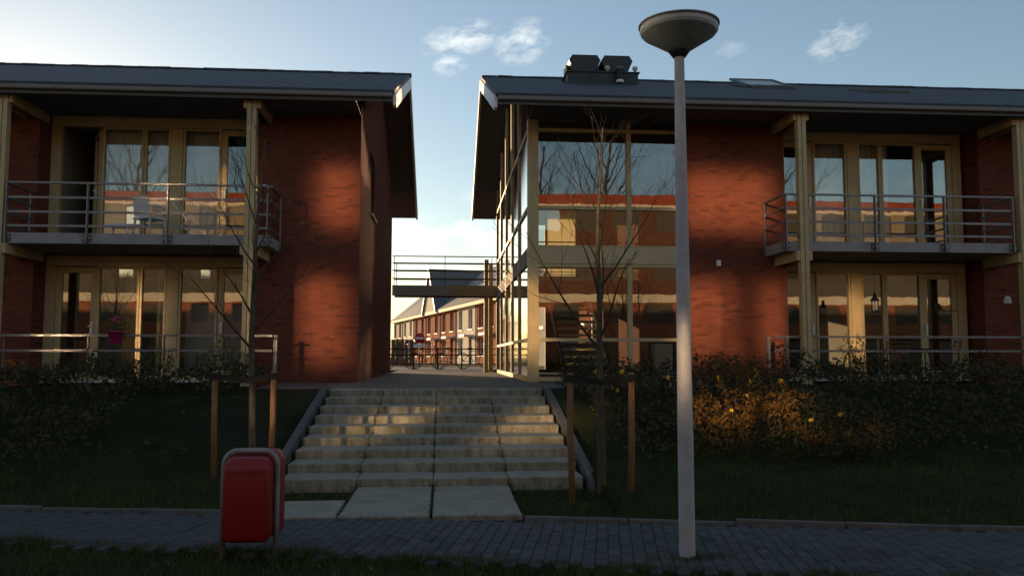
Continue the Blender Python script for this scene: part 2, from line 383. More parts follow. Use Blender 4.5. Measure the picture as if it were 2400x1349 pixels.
def thing(name, label, cat, loc=(0, 0, 0), rz=0, group=None):
    o = bpy.data.objects.new(name, None); COL.objects.link(o); o.location = loc; o.rotation_euler = (0, 0, rz); o.empty_display_size = .2
    return tag(o, label, cat, group)
def copy_tree(o, parent=None):
    c = o.copy(); COL.objects.link(c); c.parent = parent
    for ch in list(o.children): copy_tree(ch, c)
    return c

# ------------------------------------------------------------------ the ground
def kerb_y(x): return 8.50 - .192 * x
def smooth(a, b, t):
    t = max(0, min(1, (t - a) / (b - a))); return t * t * (3 - 2 * t)
def gz(x, y):
    k = kerb_y(max(-14, min(14, x)))
    if y < k: z = 0.0
    else: z = .03 + .17 * smooth(k, k + 2.5, y)
    bank = smooth(10.6, 15.2, y)
    z = z * (1 - bank) + 1.03 * bank
    if -2.05 < x < 1.8 and 8.2 < y < 15.4: z = min(z, max(0.0, .16 + (y - 10.44) * .2 - .22) if y > 10.3 else .0)
    elif y > k and y < 15.2: z += .05 * mnoise.noise(Vector((x * .8, y * .8, 0))) * smooth(k, k + 1, y)
    return z
def build_ground():
    xs = [-400, -200, -100, -60, -40, -25, -16] + [-12 + .3 * i for i in range(33)] + [-2.06, -2.04] + [-1.8 + .4 * i for i in range(9)] + [1.79, 1.81] + [2.1 + .3 * i for i in range(40)] + [16, 20, 30, 60, 100, 200, 400]
    ys = [-300, -100, -50, -30, -20, -12, -6, -2, 0, 2, 4, 5, 5.6] + [6 + .2 * i for i in range(50)] + [16.5, 18, 22, 28, 35, 50, 80, 120, 200, 400, 900]
    xs = sorted(xs); v = [(x, y, gz(x, y)) for y in ys for x in xs]; n = len(xs)
    f = [(j * n + i, j * n + i + 1, (j + 1) * n + i + 1, (j + 1) * n + i) for j in range(len(ys) - 1) for i in range(n - 1)]
    g = MB().add(v, f, True).build('ground', 'ground_grass'); tag(g, 'dark grass and earth of the verge and the planted bank', kind='structure')
    st = MB().add([(-60, -7.5, .006), (60, -7.5, .006), (60, -2.2, .006), (-60, -2.2, .006)], [(0, 1, 2, 3)]).build('street', 'asphalt'); tag(st, 'asphalt street', kind='structure')
build_ground()

PATH_W = 2.9
def near_y(x): return 6.85 - .262 * max(-14, min(14, x))
A_PATH = math.atan(-.192)
def build_path():
    bed = MB().add([(-40, kerb_y(-14) + 26 * .0 , .002)] * 0, [])
    pts = [(-30, kerb_y(-30)), (30, kerb_y(30))]
    p = MB().add([(-14, near_y(-14), .006), (14, near_y(14), .006), (14, kerb_y(14), .006), (-14, kerb_y(-14), .006)], [(0, 1, 2, 3)]).build('path', 'sand')
    tag(p, 'footpath of blue grey clinker pavers in front of the bank', kind='structure')
    me = MB().cbox(-.0485, .0485, -.0985, .0985, .0, .034, .006).mesh('paver', 'paver')
    ux, uy = math.cos(A_PATH), math.sin(A_PATH)
    cells = []
    for i in range(-75, 76):
        u = i * .1 + .05
        for j in range(0, 15):
            w = -.1 - j * .2 + (-.1 if i % 2 else 0)
            x = u * ux - w * uy; y = kerb_y(0) + u * uy + w * ux
            if y < near_y(x) - .1: continue
            cells.append((math.hypot(x, y), x, y))
    cells.sort()
    def seen(x, y): return abs(math.atan2(x, y) - R(4.55)) < R(31.5)
    vis = [c for c in cells if seen(c[1], c[2])]; near = set(vis[:300])
    rest = MB(); q = rnd
    base = me.vertices
    bv = [v.co.copy() for v in base]; bf = [tuple(pl.vertices) for pl in me.polygons]
    for c in cells:
        rz = A_PATH + q.uniform(-.02, .02); dz = .004 + q.uniform(-.003, .003); tx, ty = q.uniform(-.012, .012), q.uniform(-.012, .012)
        if c in near: inst(me, 'paver', p, (c[1], c[2], dz), (tx, ty, rz))
        else:
            M = Matrix.Translation((c[1], c[2], dz)) @ Matrix.Rotation(rz, 4, 'Z') @ Matrix.Rotation(tx, 4, 'X')
            rest.add([M @ v for v in bv], bf)
    tag(rest.build('pavers', 'paver', p), kind='stuff')
    k = bpy.data.objects.new('kerb', None); COL.objects.link(k); tag(k, 'thin concrete edging stones along the grass side of the path', kind='structure')
    km = MB().cbox(-.495, .495, -.03, .03, -.05, .075, .008).mesh('kerb_stone', 'kerbstone')
    for i in range(-8, 9):
        u = i * 1.0 + .3; x = u * ux; y = kerb_y(0) + u * uy + .03
        if -1.75 < x < .95: continue
        inst(km, 'kerb_stone', k, (x, y, rnd.uniform(-.015, .008)), (0, rnd.uniform(-.012, .012), A_PATH + rnd.uniform(-.012, .012)))
build_path()

def build_stairs():
    st = thing('concrete_staircase', 'wide weathered concrete garden staircase between the two apartment blocks', 'stairs', (-.12, 10.44, .05))
    w = .905
    me = MB().cbox(-w / 2, w / 2, 0, .66, -.16, 0, .012).mesh('step_block', 'step_concrete')
    for i in range(9):
        for j in range(4):
            inst(me, 'step_block', st, (-1.945 + (j + .5) * .9125, 10.44 + i * .556 + rnd.uniform(-.005, .005), .16 + i * .1112 + rnd.uniform(-.003, .003)), (rnd.uniform(-.004, .004), rnd.uniform(-.003, .003), rnd.uniform(-.004, .004)))
    for s, x0 in ((-1, -2.10), (1, 1.75)):
        poly = [(10.1, -.1), (10.1, .06), (10.35, .16), (14.9, 1.08), (15.5, 1.08), (15.5, -.1)]
        MB().prism(poly, 'x', x0, x0 + .10).build('edge_band', 'kerbstone', st)
    fl = thing('paving_slabs', 'big pale concrete slabs lying at the foot of the staircase', 'paving', (-.5, 9.2, 0))
    sm = MB().cbox(-.445, .445, -.47, .47, -.05, .045, .012).mesh('slab', 'step_concrete')
    for x, y in ((-1.49, 9.03), (-.575, 9.03), (.34, 9.03), (-.575, 9.985), (.34, 9.985)):
        inst(sm, 'slab', fl, (x, y, .02 + rnd.uniform(-.008, .008)), (rnd.uniform(-.01, .01), rnd.uniform(-.012, .012), rnd.uniform(-.01, .01)))
    pv = MB(); pv.add([(-3.4, 15.45, 1.045), (5.4, 15.45, 1.045), (5.4, 17.9, 1.085), (-3.4, 17.9, 1.085)], [(0, 1, 2, 3)])
    pv.add([(-1.77, 17.9, 1.085), (1.77, 17.9, 1.085), (1.77, 34, 1.10), (-1.77, 34, 1.10)], [(0, 1, 2, 3)])
    pv.add([(-30, 34, 1.10), (30, 34, 1.10), (30, 46, 1.10), (-30, 46, 1.10)], [(0, 1, 2, 3)])
    p = pv.build('pavement', 'plateau_paving'); tag(p, 'clinker paving of the passage between the blocks', kind='structure')
    bm = MB().cbox(-.49, .49, -.1, .1, -.1, 0, .008).mesh('border_stone', 'step_concrete')
    for i in range(4): inst(bm, 'border_stone', p, (-1.6 + i * .995, 15.25, 1.045 + rnd.uniform(-.003, .004)), (0, 0, rnd.uniform(-.006, .006)))
build_stairs()

# ------------------------------------------------------------------ the two apartment blocks
YB, YW, YN, YR = 16.9, 18.0, 18.55, 28.9
EAVE_Y, RIDGE_Y, REAR_Y = 16.6, 23.7, 30.8
EAVE_Z, RIDGE_Z = 6.82, 9.52
SL = (RIDGE_Z - EAVE_Z) / (RIDGE_Y - EAVE_Y)
def roof_z(y): return EAVE_Z + SL * (y - EAVE_Y) if y < RIDGE_Y else EAVE_Z + SL * (REAR_Y - y)
SOFF = 6.72

def rect_frame(mb, x0, x1, y0, y1, z0, z1, w=.06, wb=None):
    wb = wb or w
    mb.box(x0, x0 + w, y0, y1, z0, z1); mb.box(x1 - w, x1, y0, y1, z0, z1)
    mb.box(x0 + w, x1 - w, y0, y1, z0, z0 + wb); mb.box(x0 + w, x1 - w, y0, y1, z1 - w, z1)
def pane(parent, x0, x1, z0, z1, y=YN + .03, mat='glass'):
    return MB().box(x0, x1, y, y + .014, z0, z1).build('pane', mat, parent)
def curtain(parent, x0, x1, z0, z1, y=18.78, mat='curtain', amp=.028, wl=.13, n=None):
    n = n or max(8, int((x1 - x0) / .02)); v = []; f = []; ph = rnd.uniform(0, 6)
    for i in range(n + 1):
        x = x0 + (x1 - x0) * i / n; d = amp * math.sin(x * 2 * math.pi / wl + ph + .8 * math.sin(x * 9))
        v += [(x, y + d, z0), (x + .006 * math.sin(i), y + d * .6, z1)]
    for i in range(n): f.append((2 * i, 2 * i + 2, 2 * i + 3, 2 * i + 1))
    return MB().add(v, f, True).build('curtain', mat, parent)
def handle(parent, x, z, y=YN - .035):
    m = MB(); m.box(x - .022, x + .022, y, y + .012, z - .12, z + .12); m.box(x - .05, x + .012, y - .045, y - .03, z + .02, z + .045); m.box(x - .008, x + .008, y - .03, y, z + .02, z + .045)
    return m.build('handle', 'white_plastic', parent)

def bay(root, mir, lower, cfg):
    """glazed bay of one flat; coordinates of the left block, mirrored for the right one"""
    X = (lambda x: 3.53 - x) if mir else (lambda x: x)
    def S(a, b): return tuple(sorted((X(a), X(b))))
    zb, zh = (1.14, 3.51) if lower else (4.03, 6.50)
    y0, y1 = YN - .02, YN + .09
    # fascia panel over the glazing and posts between
    m = MB(); m.box(*S(-8.33, -3.92), YN - .045, y1, zh + .006, (3.74 if lower else SOFF - .004)); m.build('lintel_panel', 'timber_panel', root)
    for a, b in ((-8.33, -8.13), (-5.86, -5.62), (-4.02, -3.92)):
        MB().box(*S(a, b), y0 - .01, y1, zb, zh).build('post', 'timber', root)
    if lower: MB().box(*S(-8.33, -3.92), YN - .12, y0 - .012, 1.08, 1.165).build('threshold', 'plaster', root)
    # door one
    xs = S(-8.12, -7.29)
    def leaf(xs, hx, ang=0, hinge=None):
        d = MB(); rect_frame(d, xs[0], xs[1], y0 + .02, y1 - .02, zb + .02, zh - .015, .12, .16)
        o = d.build('door', 'timber', root); pane(o, xs[0] + .12, xs[1] - .12, zb + .18, zh - .135, mat=cfg.get('door_glass', 'glass')); handle(o, hx, zb + 1.08)
        if ang:
            piv = Vector((hinge, y1, 0)) - root.location; M = Matrix.Translation(piv) @ Matrix.Rotation(ang, 4, 'Z') @ Matrix.Translation(-piv); o.matrix_basis = M
        return o
    leaf(xs, X(-7.37), cfg.get('open', 0), X(-7.29))
    leaf(S(-4.80, -4.03), X(-4.72))
    for i, (a, b) in enumerate(((-7.28, -6.42), (-6.41, -5.87), (-5.61, -4.81))):
        xs = S(a, b); d = MB(); rect_frame(d, xs[0], xs[1], y0, y1 - .01, zb, zh, .045, .07)
        o = d.build('window', 'timber', root); pane(o, xs[0] + .045, xs[1] - .045, zb + .07, zh - .045)
        c = cfg['curtains'][i]
        if c == 'sheer': curtain(o, xs[0] - .02, xs[1] + .02, zb, zh)
        elif c == 'blind':
            sm = MB().box(-.037, .037, -.002, .002, 0, zh - zb - .1).mesh('slat', 'blind')
            k = 0; x = xs[0] + .05
            while x < xs[1] - .02: inst(sm, 'slat', o, (x, 18.74, zb + .05), (0, 0, .9 + rnd.uniform(-.06, .06))); x += .078
        elif c == 'dark': curtain(o, xs[1] - .26, xs[1] + .02, zb, zh, mat='dark_curtain', wl=.1)
        elif c == 'half': curtain(o, xs[0] - .02, xs[0] + .30, zb, zh, mat='curtain')

def room(root, x0, x1, z0, z1, yb=22.6, mats=('room_plaster', 'room_floor'), back=True):
    m = MB(); m.box(x0, x0 + .1, 18.66, yb, z0, z1); m.box(x1 - .1, x1, 18.66, yb, z0, z1)
    m.box(x0, x1, 18.66, yb, z1, z1 + .08)
    if back: m.box(x0 + .1, x1 - .1, yb - .1, yb, z0, z1)
    m.build('room_wall', mats[0], root); MB().box(x0, x1, 18.66, yb, z0 - .05, z0).build('room_floor', mats[1], root)

def balcony(root, mir):
    X = (lambda x: 3.53 - x) if mir else (lambda x: x)
    def S(a, b): return tuple(sorted((X(a), X(b))))
    b = MB().cbox(*S(-8.40, -3.42), YB, YW + .5, 3.78, 3.985, .012).build('balcony', 'balcony_concrete', root)
    for z, h, t in ((4.95, .018, .032), (4.665, .022, .012), (4.385, .022, .012), (4.115, .022, .012)):
        MB().box(*S(-8.38, -3.44), YB - .03 - t, YB - .03 + t, z - h, z + h).build('rail', 'steel', b)
        for x in (-8.38, -3.42): MB().box(X(x) - t, X(x) + t, YB - .03 + t, YW - .04, z - h, z + h).build('side_rail', 'steel', b)
    bm = MB().lathe([(0, -.004), (.018, -.004), (.018, .012), (.009, .018), (0, .018)], 10).mesh('bolt', 'bolt_steel')
    pm = MB().box(-.012, .012, -.035, .035, -.19, .96).mesh('post', 'steel'); plm = MB().box(-.085, .085, -.008, .008, -.075, .075).mesh('base_plate', 'dark_steel')
    for x in (-8.36, -6.86, -5.36, -3.46):
        inst(pm, 'post', b, (X(x), YB - .045, 3.98)); inst(plm, 'base_plate', b, (X(x), YB - .012, 3.88))
        for dx in (-.05, .05): inst(bm, 'bolt', b, (X(x) + dx, YB - .024, 3.885), (R(90), 0, 0))
    for x in (-8.40, -3.40): inst(pm, 'post', b, (X(x), YW - .1, 3.98), (0, 0, 0))
    return b

def columns(root, xs):
    for x in xs:
        m = MB(); m.box(x - .088, x - .008, YB - .10, YB + .06, 1.05, SOFF - .05); m.box(x + .008, x + .088, YB - .10, YB + .06, 1.05, SOFF - .05); m.box(x - .008, x + .008, YB - .06, YB + .03, 1.05, SOFF - .06)
        c = m.build('column', 'timber', root)
        for z0, z1 in ((6.50, 6.70), (3.58, 3.775)):
            for s in (-1, 1): MB().box(x + s * .09, x + s * .165, YB - .08, YW + .4, z0, z1).build('beam', 'timber', c)

def roof_and_ends(root, x0, x1, gable_x, out):
    """x0..x1 roof extent; gable_x: the verge at the passage; out = direction of the overhang"""
    t = .22
    for nm, ya, yb in (('roof', EAVE_Y, RIDGE_Y), ('roof', REAR_Y, RIDGE_Y)):
        za, zb = EAVE_Z, RIDGE_Z
        poly = [(ya, za - .06), (yb, zb - .06), (yb, zb - t - .05), (ya, za - t + .02)]
        xa, xb = (x0, gable_x - .035) if out > 0 else (gable_x + .035, x1)
        r = MB().prism(poly, 'x', xa, xb).build('roof_deck', 'soffit', root)
        tile = [(ya - (.05 if ya < yb else -.05), za - .035), (ya - (.05 if ya < yb else -.05), za + .02), (yb, zb + .025), (yb, zb - .055), (ya, za - .055)]
        MB().prism(tile, 'x', x0, x1).build('roof', 'roof_tile', root)
        # white verge board with its pointed foot
        e = .16 if ya < yb else -.16
        vp = [(ya, za - .04), (yb, zb - .06), (yb, zb - .36), (ya + e, za + SL * abs(e) - .34), (ya + e * .1, za - .26)]
        MB().prism(vp, 'x', gable_x - .03, gable_x + .03).build('verge_board', 'verge_white', root)
    rm = MB()
    n = 8; L = .44
    for k in range(n + 1):
        pass
    prof = [(.13 * math.cos(a), .07 * math.sin(a)) for a in [math.pi * k / 6 for k in range(7)]]
    rm.prism([(p[0], p[1]) for p in prof] + [(-.10, -.02), (.10, -.02)], 'x', -L / 2, L / 2 - .012)
    rme = rm.mesh('ridge_tile', 'ridge')
    x = x0 + .25
    while x < x1 - .1:
        if -16 < x < 18: inst(rme, 'ridge_tile', root, (x, RIDGE_Y, RIDGE_Z + .0 + rnd.uniform(-.008, .008)), (rnd.uniform(-.02, .02), rnd.uniform(-.012, .012), 0))
        x += .44
    # gutter board, closed eaves
    xa, xb = (x0, gable_x - .04) if out > 0 else (gable_x + .04, x1)
    MB().box(xa, xb, EAVE_Y + .01, EAVE_Y + .05, SOFF - .03, EAVE_Z - .065).build('fascia_board', 'fascia', root)
    MB().prism([(EAVE_Y - .10, EAVE_Z - .11), (EAVE_Y - .085, EAVE_Z - .13), (EAVE_Y + .005, EAVE_Z - .13), (EAVE_Y + .005, EAVE_Z - .05), (EAVE_Y - .10, EAVE_Z - .05)], 'x', xa, xb).build('gutter', 'fascia', root)
    # flat soffit board under the eaves
    sa, sb = (x0, -1.79) if out > 0 else (1.79, x1)
    MB().box(sa, sb, EAVE_Y + .052, 18.66, SOFF, SOFF + .04).build('soffit_board', 'soffit', root)

def left_block():
    r = thing('apartment_building', 'red brick apartment block with a white chair on its balcony', 'apartment building', (-5.5, 20, 1.05))
    m = MB(); m.box(-3.91, -1.78, 18.0, 18.65, .9, 7.0); m.box(-16, -8.34, 18.0, 18.65, .9, SOFF - .003)
    m.box(-48, -16, 18.0, 18.65, .9, SOFF - .003)
    m.build('front_wall', 'brick', r)
    g = MB(); win = (20.25, 21.6, 5.02, 6.5)
    g.wall('y', 18.65, 28.6, .9, 6.5, -2.1, -1.78, [win])
    zt = lambda y: roof_z(y) - .30
    g.prism([(18.65, 6.5), (28.6, 6.5), (28.6, zt(28.6)), (RIDGE_Y, zt(RIDGE_Y)), (18.65, zt(18.65))], 'x', -2.1, -1.78)
    g.build('gable_wall', 'brick', r)
    w = MB()
    for a, b, c, d in ((20.25, 20.31, 5.02, 6.5), (21.54, 21.6, 5.02, 6.5), (20.31, 21.54, 5.02, 5.08), (20.31, 21.54, 6.44, 6.5), (20.9, 20.95, 5.08, 6.44)): w.box(-1.95, -1.87, a, b, c, d)
    wo = w.build('window', 'timber', r); MB().box(-1.92, -1.905, 20.31, 21.54, 5.08, 6.44).build('pane', 'dark_glass', wo)
    MB().box(-1.9, -1.70, 20.2, 21.65, 4.96, 5.015).build('sill', 'balcony_concrete', wo)
    MB().box(-2.6, -2.55, 20, 21.9, 4.6, 6.6).build('dark_backing', 'dark_room', r)  # dark sheet standing in for the unlit room behind the gable window
    MB().box(-48, -1.78, 28.6, 28.9, .9, 7.0).build('rear_wall', 'brick', r)
    MB().box(-48.3, -48, 18, 28.9, .9, 8.6).build('end_wall', 'brick', r)
    MB().box(-8.34, -2.1, 18.66, 28.6, 3.74, 3.99).build('floor_slab', 'balcony_concrete', r)
    room(r, -8.34, -3.91, 1.12, 3.7); room(r, -8.34, -3.91, 4.0, 6.64)
    bay(r, False, True, {'curtains': ['blind', 'dark', None]})
    bay(r, False, False, {'curtains': ['sheer', 'sheer', 'sheer'], 'open': R(-62)})
    # pale panel added behind the ground floor glass to imitate a mirrored cream wall
    MB().box(-5.6, -4.3, 19.05, 19.1, 1.2, 2.75).build('pale_reflection_panel', 'plaster', r)
    balcony(r, False); columns(r, (-8.49, -3.80))
    roof_and_ends(r, -48.5, -1.0, -1.0, 1)
    return r
left_block()

def right_block():
    r = thing('apartment_building', 'red brick apartment block with the glazed stair hall and roof hoods', 'apartment building', (8, 20, 1.05))
    m = MB(); m.box(5.18, 7.44, 18.0, 18.65, .9, SOFF - .003); m.box(11.95, 24, 18.0, 18.65, .9, SOFF - .003); m.build('front_wall', 'brick', r)
    MB().box(24, 24.3, 18, 28.9, .9, 8.6).build('end_wall', 'brick', r)
    rw = MB(); rw.wall('x', 5.48, 24, .9, 7.0, 28.6, 28.9, [(12.95, 13.35, 2.2, 3.1), (13.5, 14.05, 1.95, 3.2), (9.5, 10.3, 1.9, 3.2)]); rw.build('rear_wall', 'brick', r)
    MB().box(5.48, 12, 18.66, 28.6, 3.74, 3.99).build('floor_slab', 'balcony_concrete', r)
    room(r, 7.44, 11.95, 1.12, 3.7, 28.55, back=False); room(r, 7.44, 11.95, 4.0, 6.64)
    MB().box(7.54, 8.9, 24.0, 24.1, 1.12, 3.7).build('room_partition', 'room_plaster', r)
    bay(r, True, True, {'curtains': [None, None, None]})
    bay(r, True, False, {'curtains': ['half', 'sheer', 'sheer']})
    balcony(r, True); columns(r, (7.35, 12.12))
    roof_and_ends(r, 1.0, 24.5, 1.0, -1)
    # ---- stair hall: timber and glass
    y0, y1 = 17.97, 18.09
    f = MB(); f.box(1.775, 2.0, 17.96, 18.18, 1.085, SOFF - .004); f.build('corner_post', 'timber', r)
    for a, b in ((3.92, 4.02), (5.06, 5.175)):
        MB().box(a, b, y0, y1, 1.2, 3.58).build('mullion', 'timber', r); MB().box(a, b, y0, y1, 3.94, SOFF - .004).build('mullion', 'timber', r)
    MB().box(2.002, 5.175, 17.955, 18.12, 3.60, 3.93).build('spandrel', 'timber_panel', r)
    cols = ((2.002, 3.918), (4.022, 5.058))
    for a, b in cols:
        for z0, z1 in ((1.10, 1.19), (1.94, 2.01), (3.52, 3.598), (3.932, 3.99), (4.765, 4.84), (6.46, 6.53)):
            MB().box(a, b, y0 + .005, y1 - .005, z0, z1).build('transom', 'timber', r)
        for z0, z1 in ((1.19, 1.94), (2.01, 3.52), (3.99, 4.765), (4.84, 6.46), (6.53, SOFF - .005)):
            MB().box(a, b, 18.03, 18.044, z0, z1).build('pane', 'glass', r)
    # side glazing towards the passage
    ym = [18.185, 20.3, 22.45, 24.6, 26.75, 28.85]
    zt = lambda y: roof_z(y) - .29
    for y in ym[1:]:
        MB().prism([(y - .05, 1.2), (y + .05, 1.2), (y + .05, zt(y + .05)), (y - .05, zt(y - .05))], 'x', 1.76, 1.87).build('mullion', 'timber', r)
    for k in range(5):
        a, b = ym[k] + (.05 if k else 0), ym[k + 1] - .05
        for z0, z1, mt in ((1.09, 1.2, 'timber'), (1.94, 2.01, 'timber'), (3.58, 3.94, 'balcony_concrete'), (4.765, 4.84, 'timber'), (6.46, 6.53, 'timber')):
            MB().box(1.765, 1.86, a, b, z0, z1).build('transom', mt, r)
        for z0, z1 in ((1.2, 1.94), (2.01, 3.58), (3.94, 4.765), (4.84, 6.46)):
            MB().box(1.80, 1.814, a, b, z0, z1).build('pane', 'side_glass', r)
        top = [(a, 6.53), (b, 6.53), (b, zt(b))] + ([(RIDGE_Y, zt(RIDGE_Y))] if a < RIDGE_Y < b else []) + [(a, zt(a))]
        if a < 18.3: top = [(a, 6.53), (b, 6.53), (b, zt(b)), (a, zt(a))]
        MB().prism(top, 'x', 1.80, 1.814).build('pane', 'side_glass', r)
    # inside: brick party wall, landing, rear screen and stair flights
    pw = MB(); pw.prism([(18.12, .95), (28.6, .95), (28.6, zt(28.6)), (RIDGE_Y, zt(RIDGE_Y)), (18.12, zt(18.12))], 'x', 5.18, 5.47); pw.build('party_wall', 'brick', r)
    MB().box(1.88, 5.17, 24.2, 28.55, 3.62, 3.92).build('landing', 'balcony_concrete', r)
    MB().box(1.88, 5.17, 18.2, 19.3, 3.62, 3.92).build('landing', 'balcony_concrete', r)
    MB().box(1.88, 5.17, 18.2, 28.5, 1.06, 1.10).build('hall_floor', 'balcony_concrete', r)
    rs = MB(); rs.wall('x', 1.88, 5.18, 1.1, 8.2, 28.6, 28.75, [(1.95, 3.4, 4.1, 6.1), (3.46, 4.45, 4.1, 7.6), (1.95, 3.4, 1.2, 3.3), (4.55, 5.0, 2.2, 3.3)]); rs.build('rear_screen', 'brown_wood', r)
    MB().box(3.46, 4.45, 28.66, 28.67, 4.1, 7.6).build('sunlit_blind', 'sheer', r)
    MB().box(1.95, 3.4, 28.66, 28.674, 4.1, 6.1).build('pane', 'glass', r)
    tm = MB().box(-.5, .5, -.14, .14, -.03, .03).mesh('tread', 'timber_panel')
    for k in range(15): inst(tm, 'tread', r, (3.3, 19.5 + k * .27, 1.27 + k * .175))
    for x in (2.76, 3.84): MB().prism([(19.3, 1.1), (19.6, 1.1), (23.7, 3.75), (23.5, 3.95)], 'x', x, x + .05).build('stringer', 'dark_steel', r)
    for z in (4.25, 4.5, 4.9): MB().box(1.9, 5.1, 24.28, 24.31, z, z + .035).build('hall_rail', 'dark_steel', r)
    MB().box(4.65, 5.05, 18.6, 18.9, 1.12, 1.9).build('radiator', 'plaster', r)
    # ---- on the roof
    ch = MB(); ch.box(3.18, 5.05, 21.6, 22.6, 8.5, 9.04).build('vent_curb', 'hood', r)
    MB().box(3.14, 5.09, 21.56, 22.64, 9.041, 9.07).build('curb_cap', 'hood', r)
    for xc in (3.66, 4.52):
        poly = [(-.27, 9.075), (.27, 9.075), (.42, 9.42), (.33, 9.56), (-.33, 9.56), (-.42, 9.42)]
        h = MB().prism([(xc + a, z) for a, z in poly], 'y', 21.75, 22.45).build('vent_hood', 'hood', r)
        MB().prism([(21.95, 9.075), (22.5, 9.075), (22.5, 9.42), (22.2, 9.42)], 'x', xc - .46, xc - .42).build('sunlit_cheek', 'cap_and_lit_cheek', h)  # pale plate added on the left: the sunlit face put into the colour
    MB().lathe([(0, 8.7), (.085, 8.7), (.085, 9.07), (.11, 9.07), (.12, 9.11), (.06, 9.17), (0, 9.17)], 14, 4.53, 21.45).build('vent_pipe', 'lead', r)
    MB().lathe([(0, 8.73), (.10, 8.73), (.10, 8.79), (0, 8.79)], 14, 4.53, 21.45).build('pipe_collar', 'sign_white', r)
    for x in (4.24, 4.98):
        MB().lathe([(0, 9.07), (.03, 9.07), (.03, 9.12), (.07, 9.15), (.07, 9.22), (0, 9.26)], 10, x, 21.65).build('vent_cap', 'cap_and_lit_cheek', r)
    def roof_window(x, y, lift):
        fr = MB(); z = roof_z(y); a = math.atan(SL)
        c, s_ = math.cos(a), math.sin(a); 
        def P(u, v, h): return (x + u, y + v * c - h * s_, z + v * s_ + h * c)
        def slab(mb, u0, u1, v0, v1, h0, h1): mb.add([P(u, v, h) for h in (h0, h1) for v in (v0, v1) for u in (u0, u1)], [(0, 2, 3, 1), (4, 5, 7, 6), (0, 1, 5, 4), (2, 6, 7, 3), (0, 4, 6, 2), (1, 3, 7, 5)])
        for q in ((-.55, -.48, -.6, .6), (.48, .55, -.6, .6), (-.48, .48, -.6, -.52), (-.48, .48, .52, .6)): slab(fr, *q, .0, .09)
        o = fr.build('skylight', 'lead', r)
        if lift:
            b = a + R(lift); c, s_ = math.cos(b), math.sin(b)
            y2, z2 = y + .45 * math.cos(a), z + .45 * math.sin(a) + .1
            def P(u, v, h): return (x + u, y2 + v * c - h * s_, z2 + v * s_ + h * c)
            sm = MB()
            for q in ((-.62, -.54, -.75, .75), (.54, .62, -.75, .75), (-.54, .54, -.75, -.67), (-.54, .54, .67, .75)): sm.add([P(u, v, h) for h in (.0, .06) for v in q[2:] for u in q[:2]], [(0, 2, 3, 1), (4, 5, 7, 6), (0, 1, 5, 4), (2, 6, 7, 3), (0, 4, 6, 2), (1, 3, 7, 5)])
            sm.build('sash', 'lead', o)
            MB().add([P(u, v, h) for h in (.02, .035) for v in (-.67, .67) for u in (-.54, .54)], [(0, 2, 3, 1), (4, 5, 7, 6), (0, 1, 5, 4), (2, 6, 7, 3), (0, 4, 6, 2), (1, 3, 7, 5)]).build('pane', 'skylight_glass', o)
        else:
            MB().add([P(u, v, h) for h in (.03, .045) for v in (-.52, .52) for u in (-.48, .48)], [(0, 2, 3, 1), (4, 5, 7, 6), (0, 1, 5, 4), (2, 6, 7, 3), (0, 4, 6, 2), (1, 3, 7, 5)]).build('pane', 'dark_glass', o)
    roof_window(8.5, 21.6, 4); roof_window(11.2, 20.9, 0)
    s = MB().box(5.88, 5.97, 17.96, 17.998, 3.58, 3.70).build('wall_sensor', 'sign_white', r)
    MB().lathe([(0, 0), (.022, 0), (.022, .012), (0, .014)], 10).build('lens', 'black_metal', s, loc=Vector((5.925, 17.962, 3.65)) - r.location).rotation_euler = (R(90), 0, 0)
    return r
right_block()

def terrace_railing(x0, x1, label, posts):
    t = thing('terrace_railing', label, 'railing', ((x0 + x1) / 2, YB, 1.03), group='ground floor terrace railings')
    for z in (2.02, 1.73): MB().box(x0, x1, YB - .012, YB + .012, z - .022, z + .022).build('rail', 'steel', t)
    for x in posts: MB().box(x - .012, x + .012, YB + .014, YB + .075, .98, 2.0).build('post', 'steel', t)
    for x in (x0, x1):
        MB().box(x - .035, x + .035, YB + .30, YB + .37, .98, 2.04).build('end_post', 'steel', t)
    return t
terrace_railing(-8.6, -3.32, 'grey two-bar steel railing with the magenta flowerpot hanging on it', (-8.32, -6.78, -5.37, -3.9))
terrace_railing(6.70, 13.5, 'grey two-bar steel railing of the terrace under the hanging lantern', (6.95, 8.9, 10.5, 12.1))

# ------------------------------------------------------------------ footbridge at the back of the passage
def footbridge():
    t = thing('footbridge', 'footbridge with slim bar railings joining the two blocks above the passage', 'footbridge', (0, 29.7, 1.1))
    MB().box(-1.76, .22, 29.0, 29.12, 3.69, 4.04).build('beam', 'beam_green', t)
    MB().box(.225, 5.0, 29.0, 29.12, 3.69, 4.04).build('beam', 'timber_panel', t)
    MB().box(-1.76, 5.0, 30.38, 30.5, 3.72, 4.04).build('beam', 'dark_steel', t)
    MB().box(-1.75, 5.0, 29.125, 30.375, 3.92, 4.03).build('deck', 'balcony_concrete', t)
    for y, zs in ((29.05, (5.03, 4.80, 4.55, 4.27)), (30.44, (4.93, 4.66, 4.36))):
        for k, z in enumerate(zs): MB().box(-1.76, 4.9, y - .012, y + .012, z - .018, z + .018).build('rail', 'dark_steel', t)
        for x in (-1.70, .02, 1.62, 3.4): MB().box(x - .012, x + .012, y + .014, y + .05, 4.04, zs[0]).build('post', 'dark_steel', t)
    for x, y in ((1.44, 28.98), (1.66, 30.25)):
        MB().box(x - .075, x + .075, y + .15, y + .30, 1.09, 4.95).build('column', 'timber', t)
footbridge()

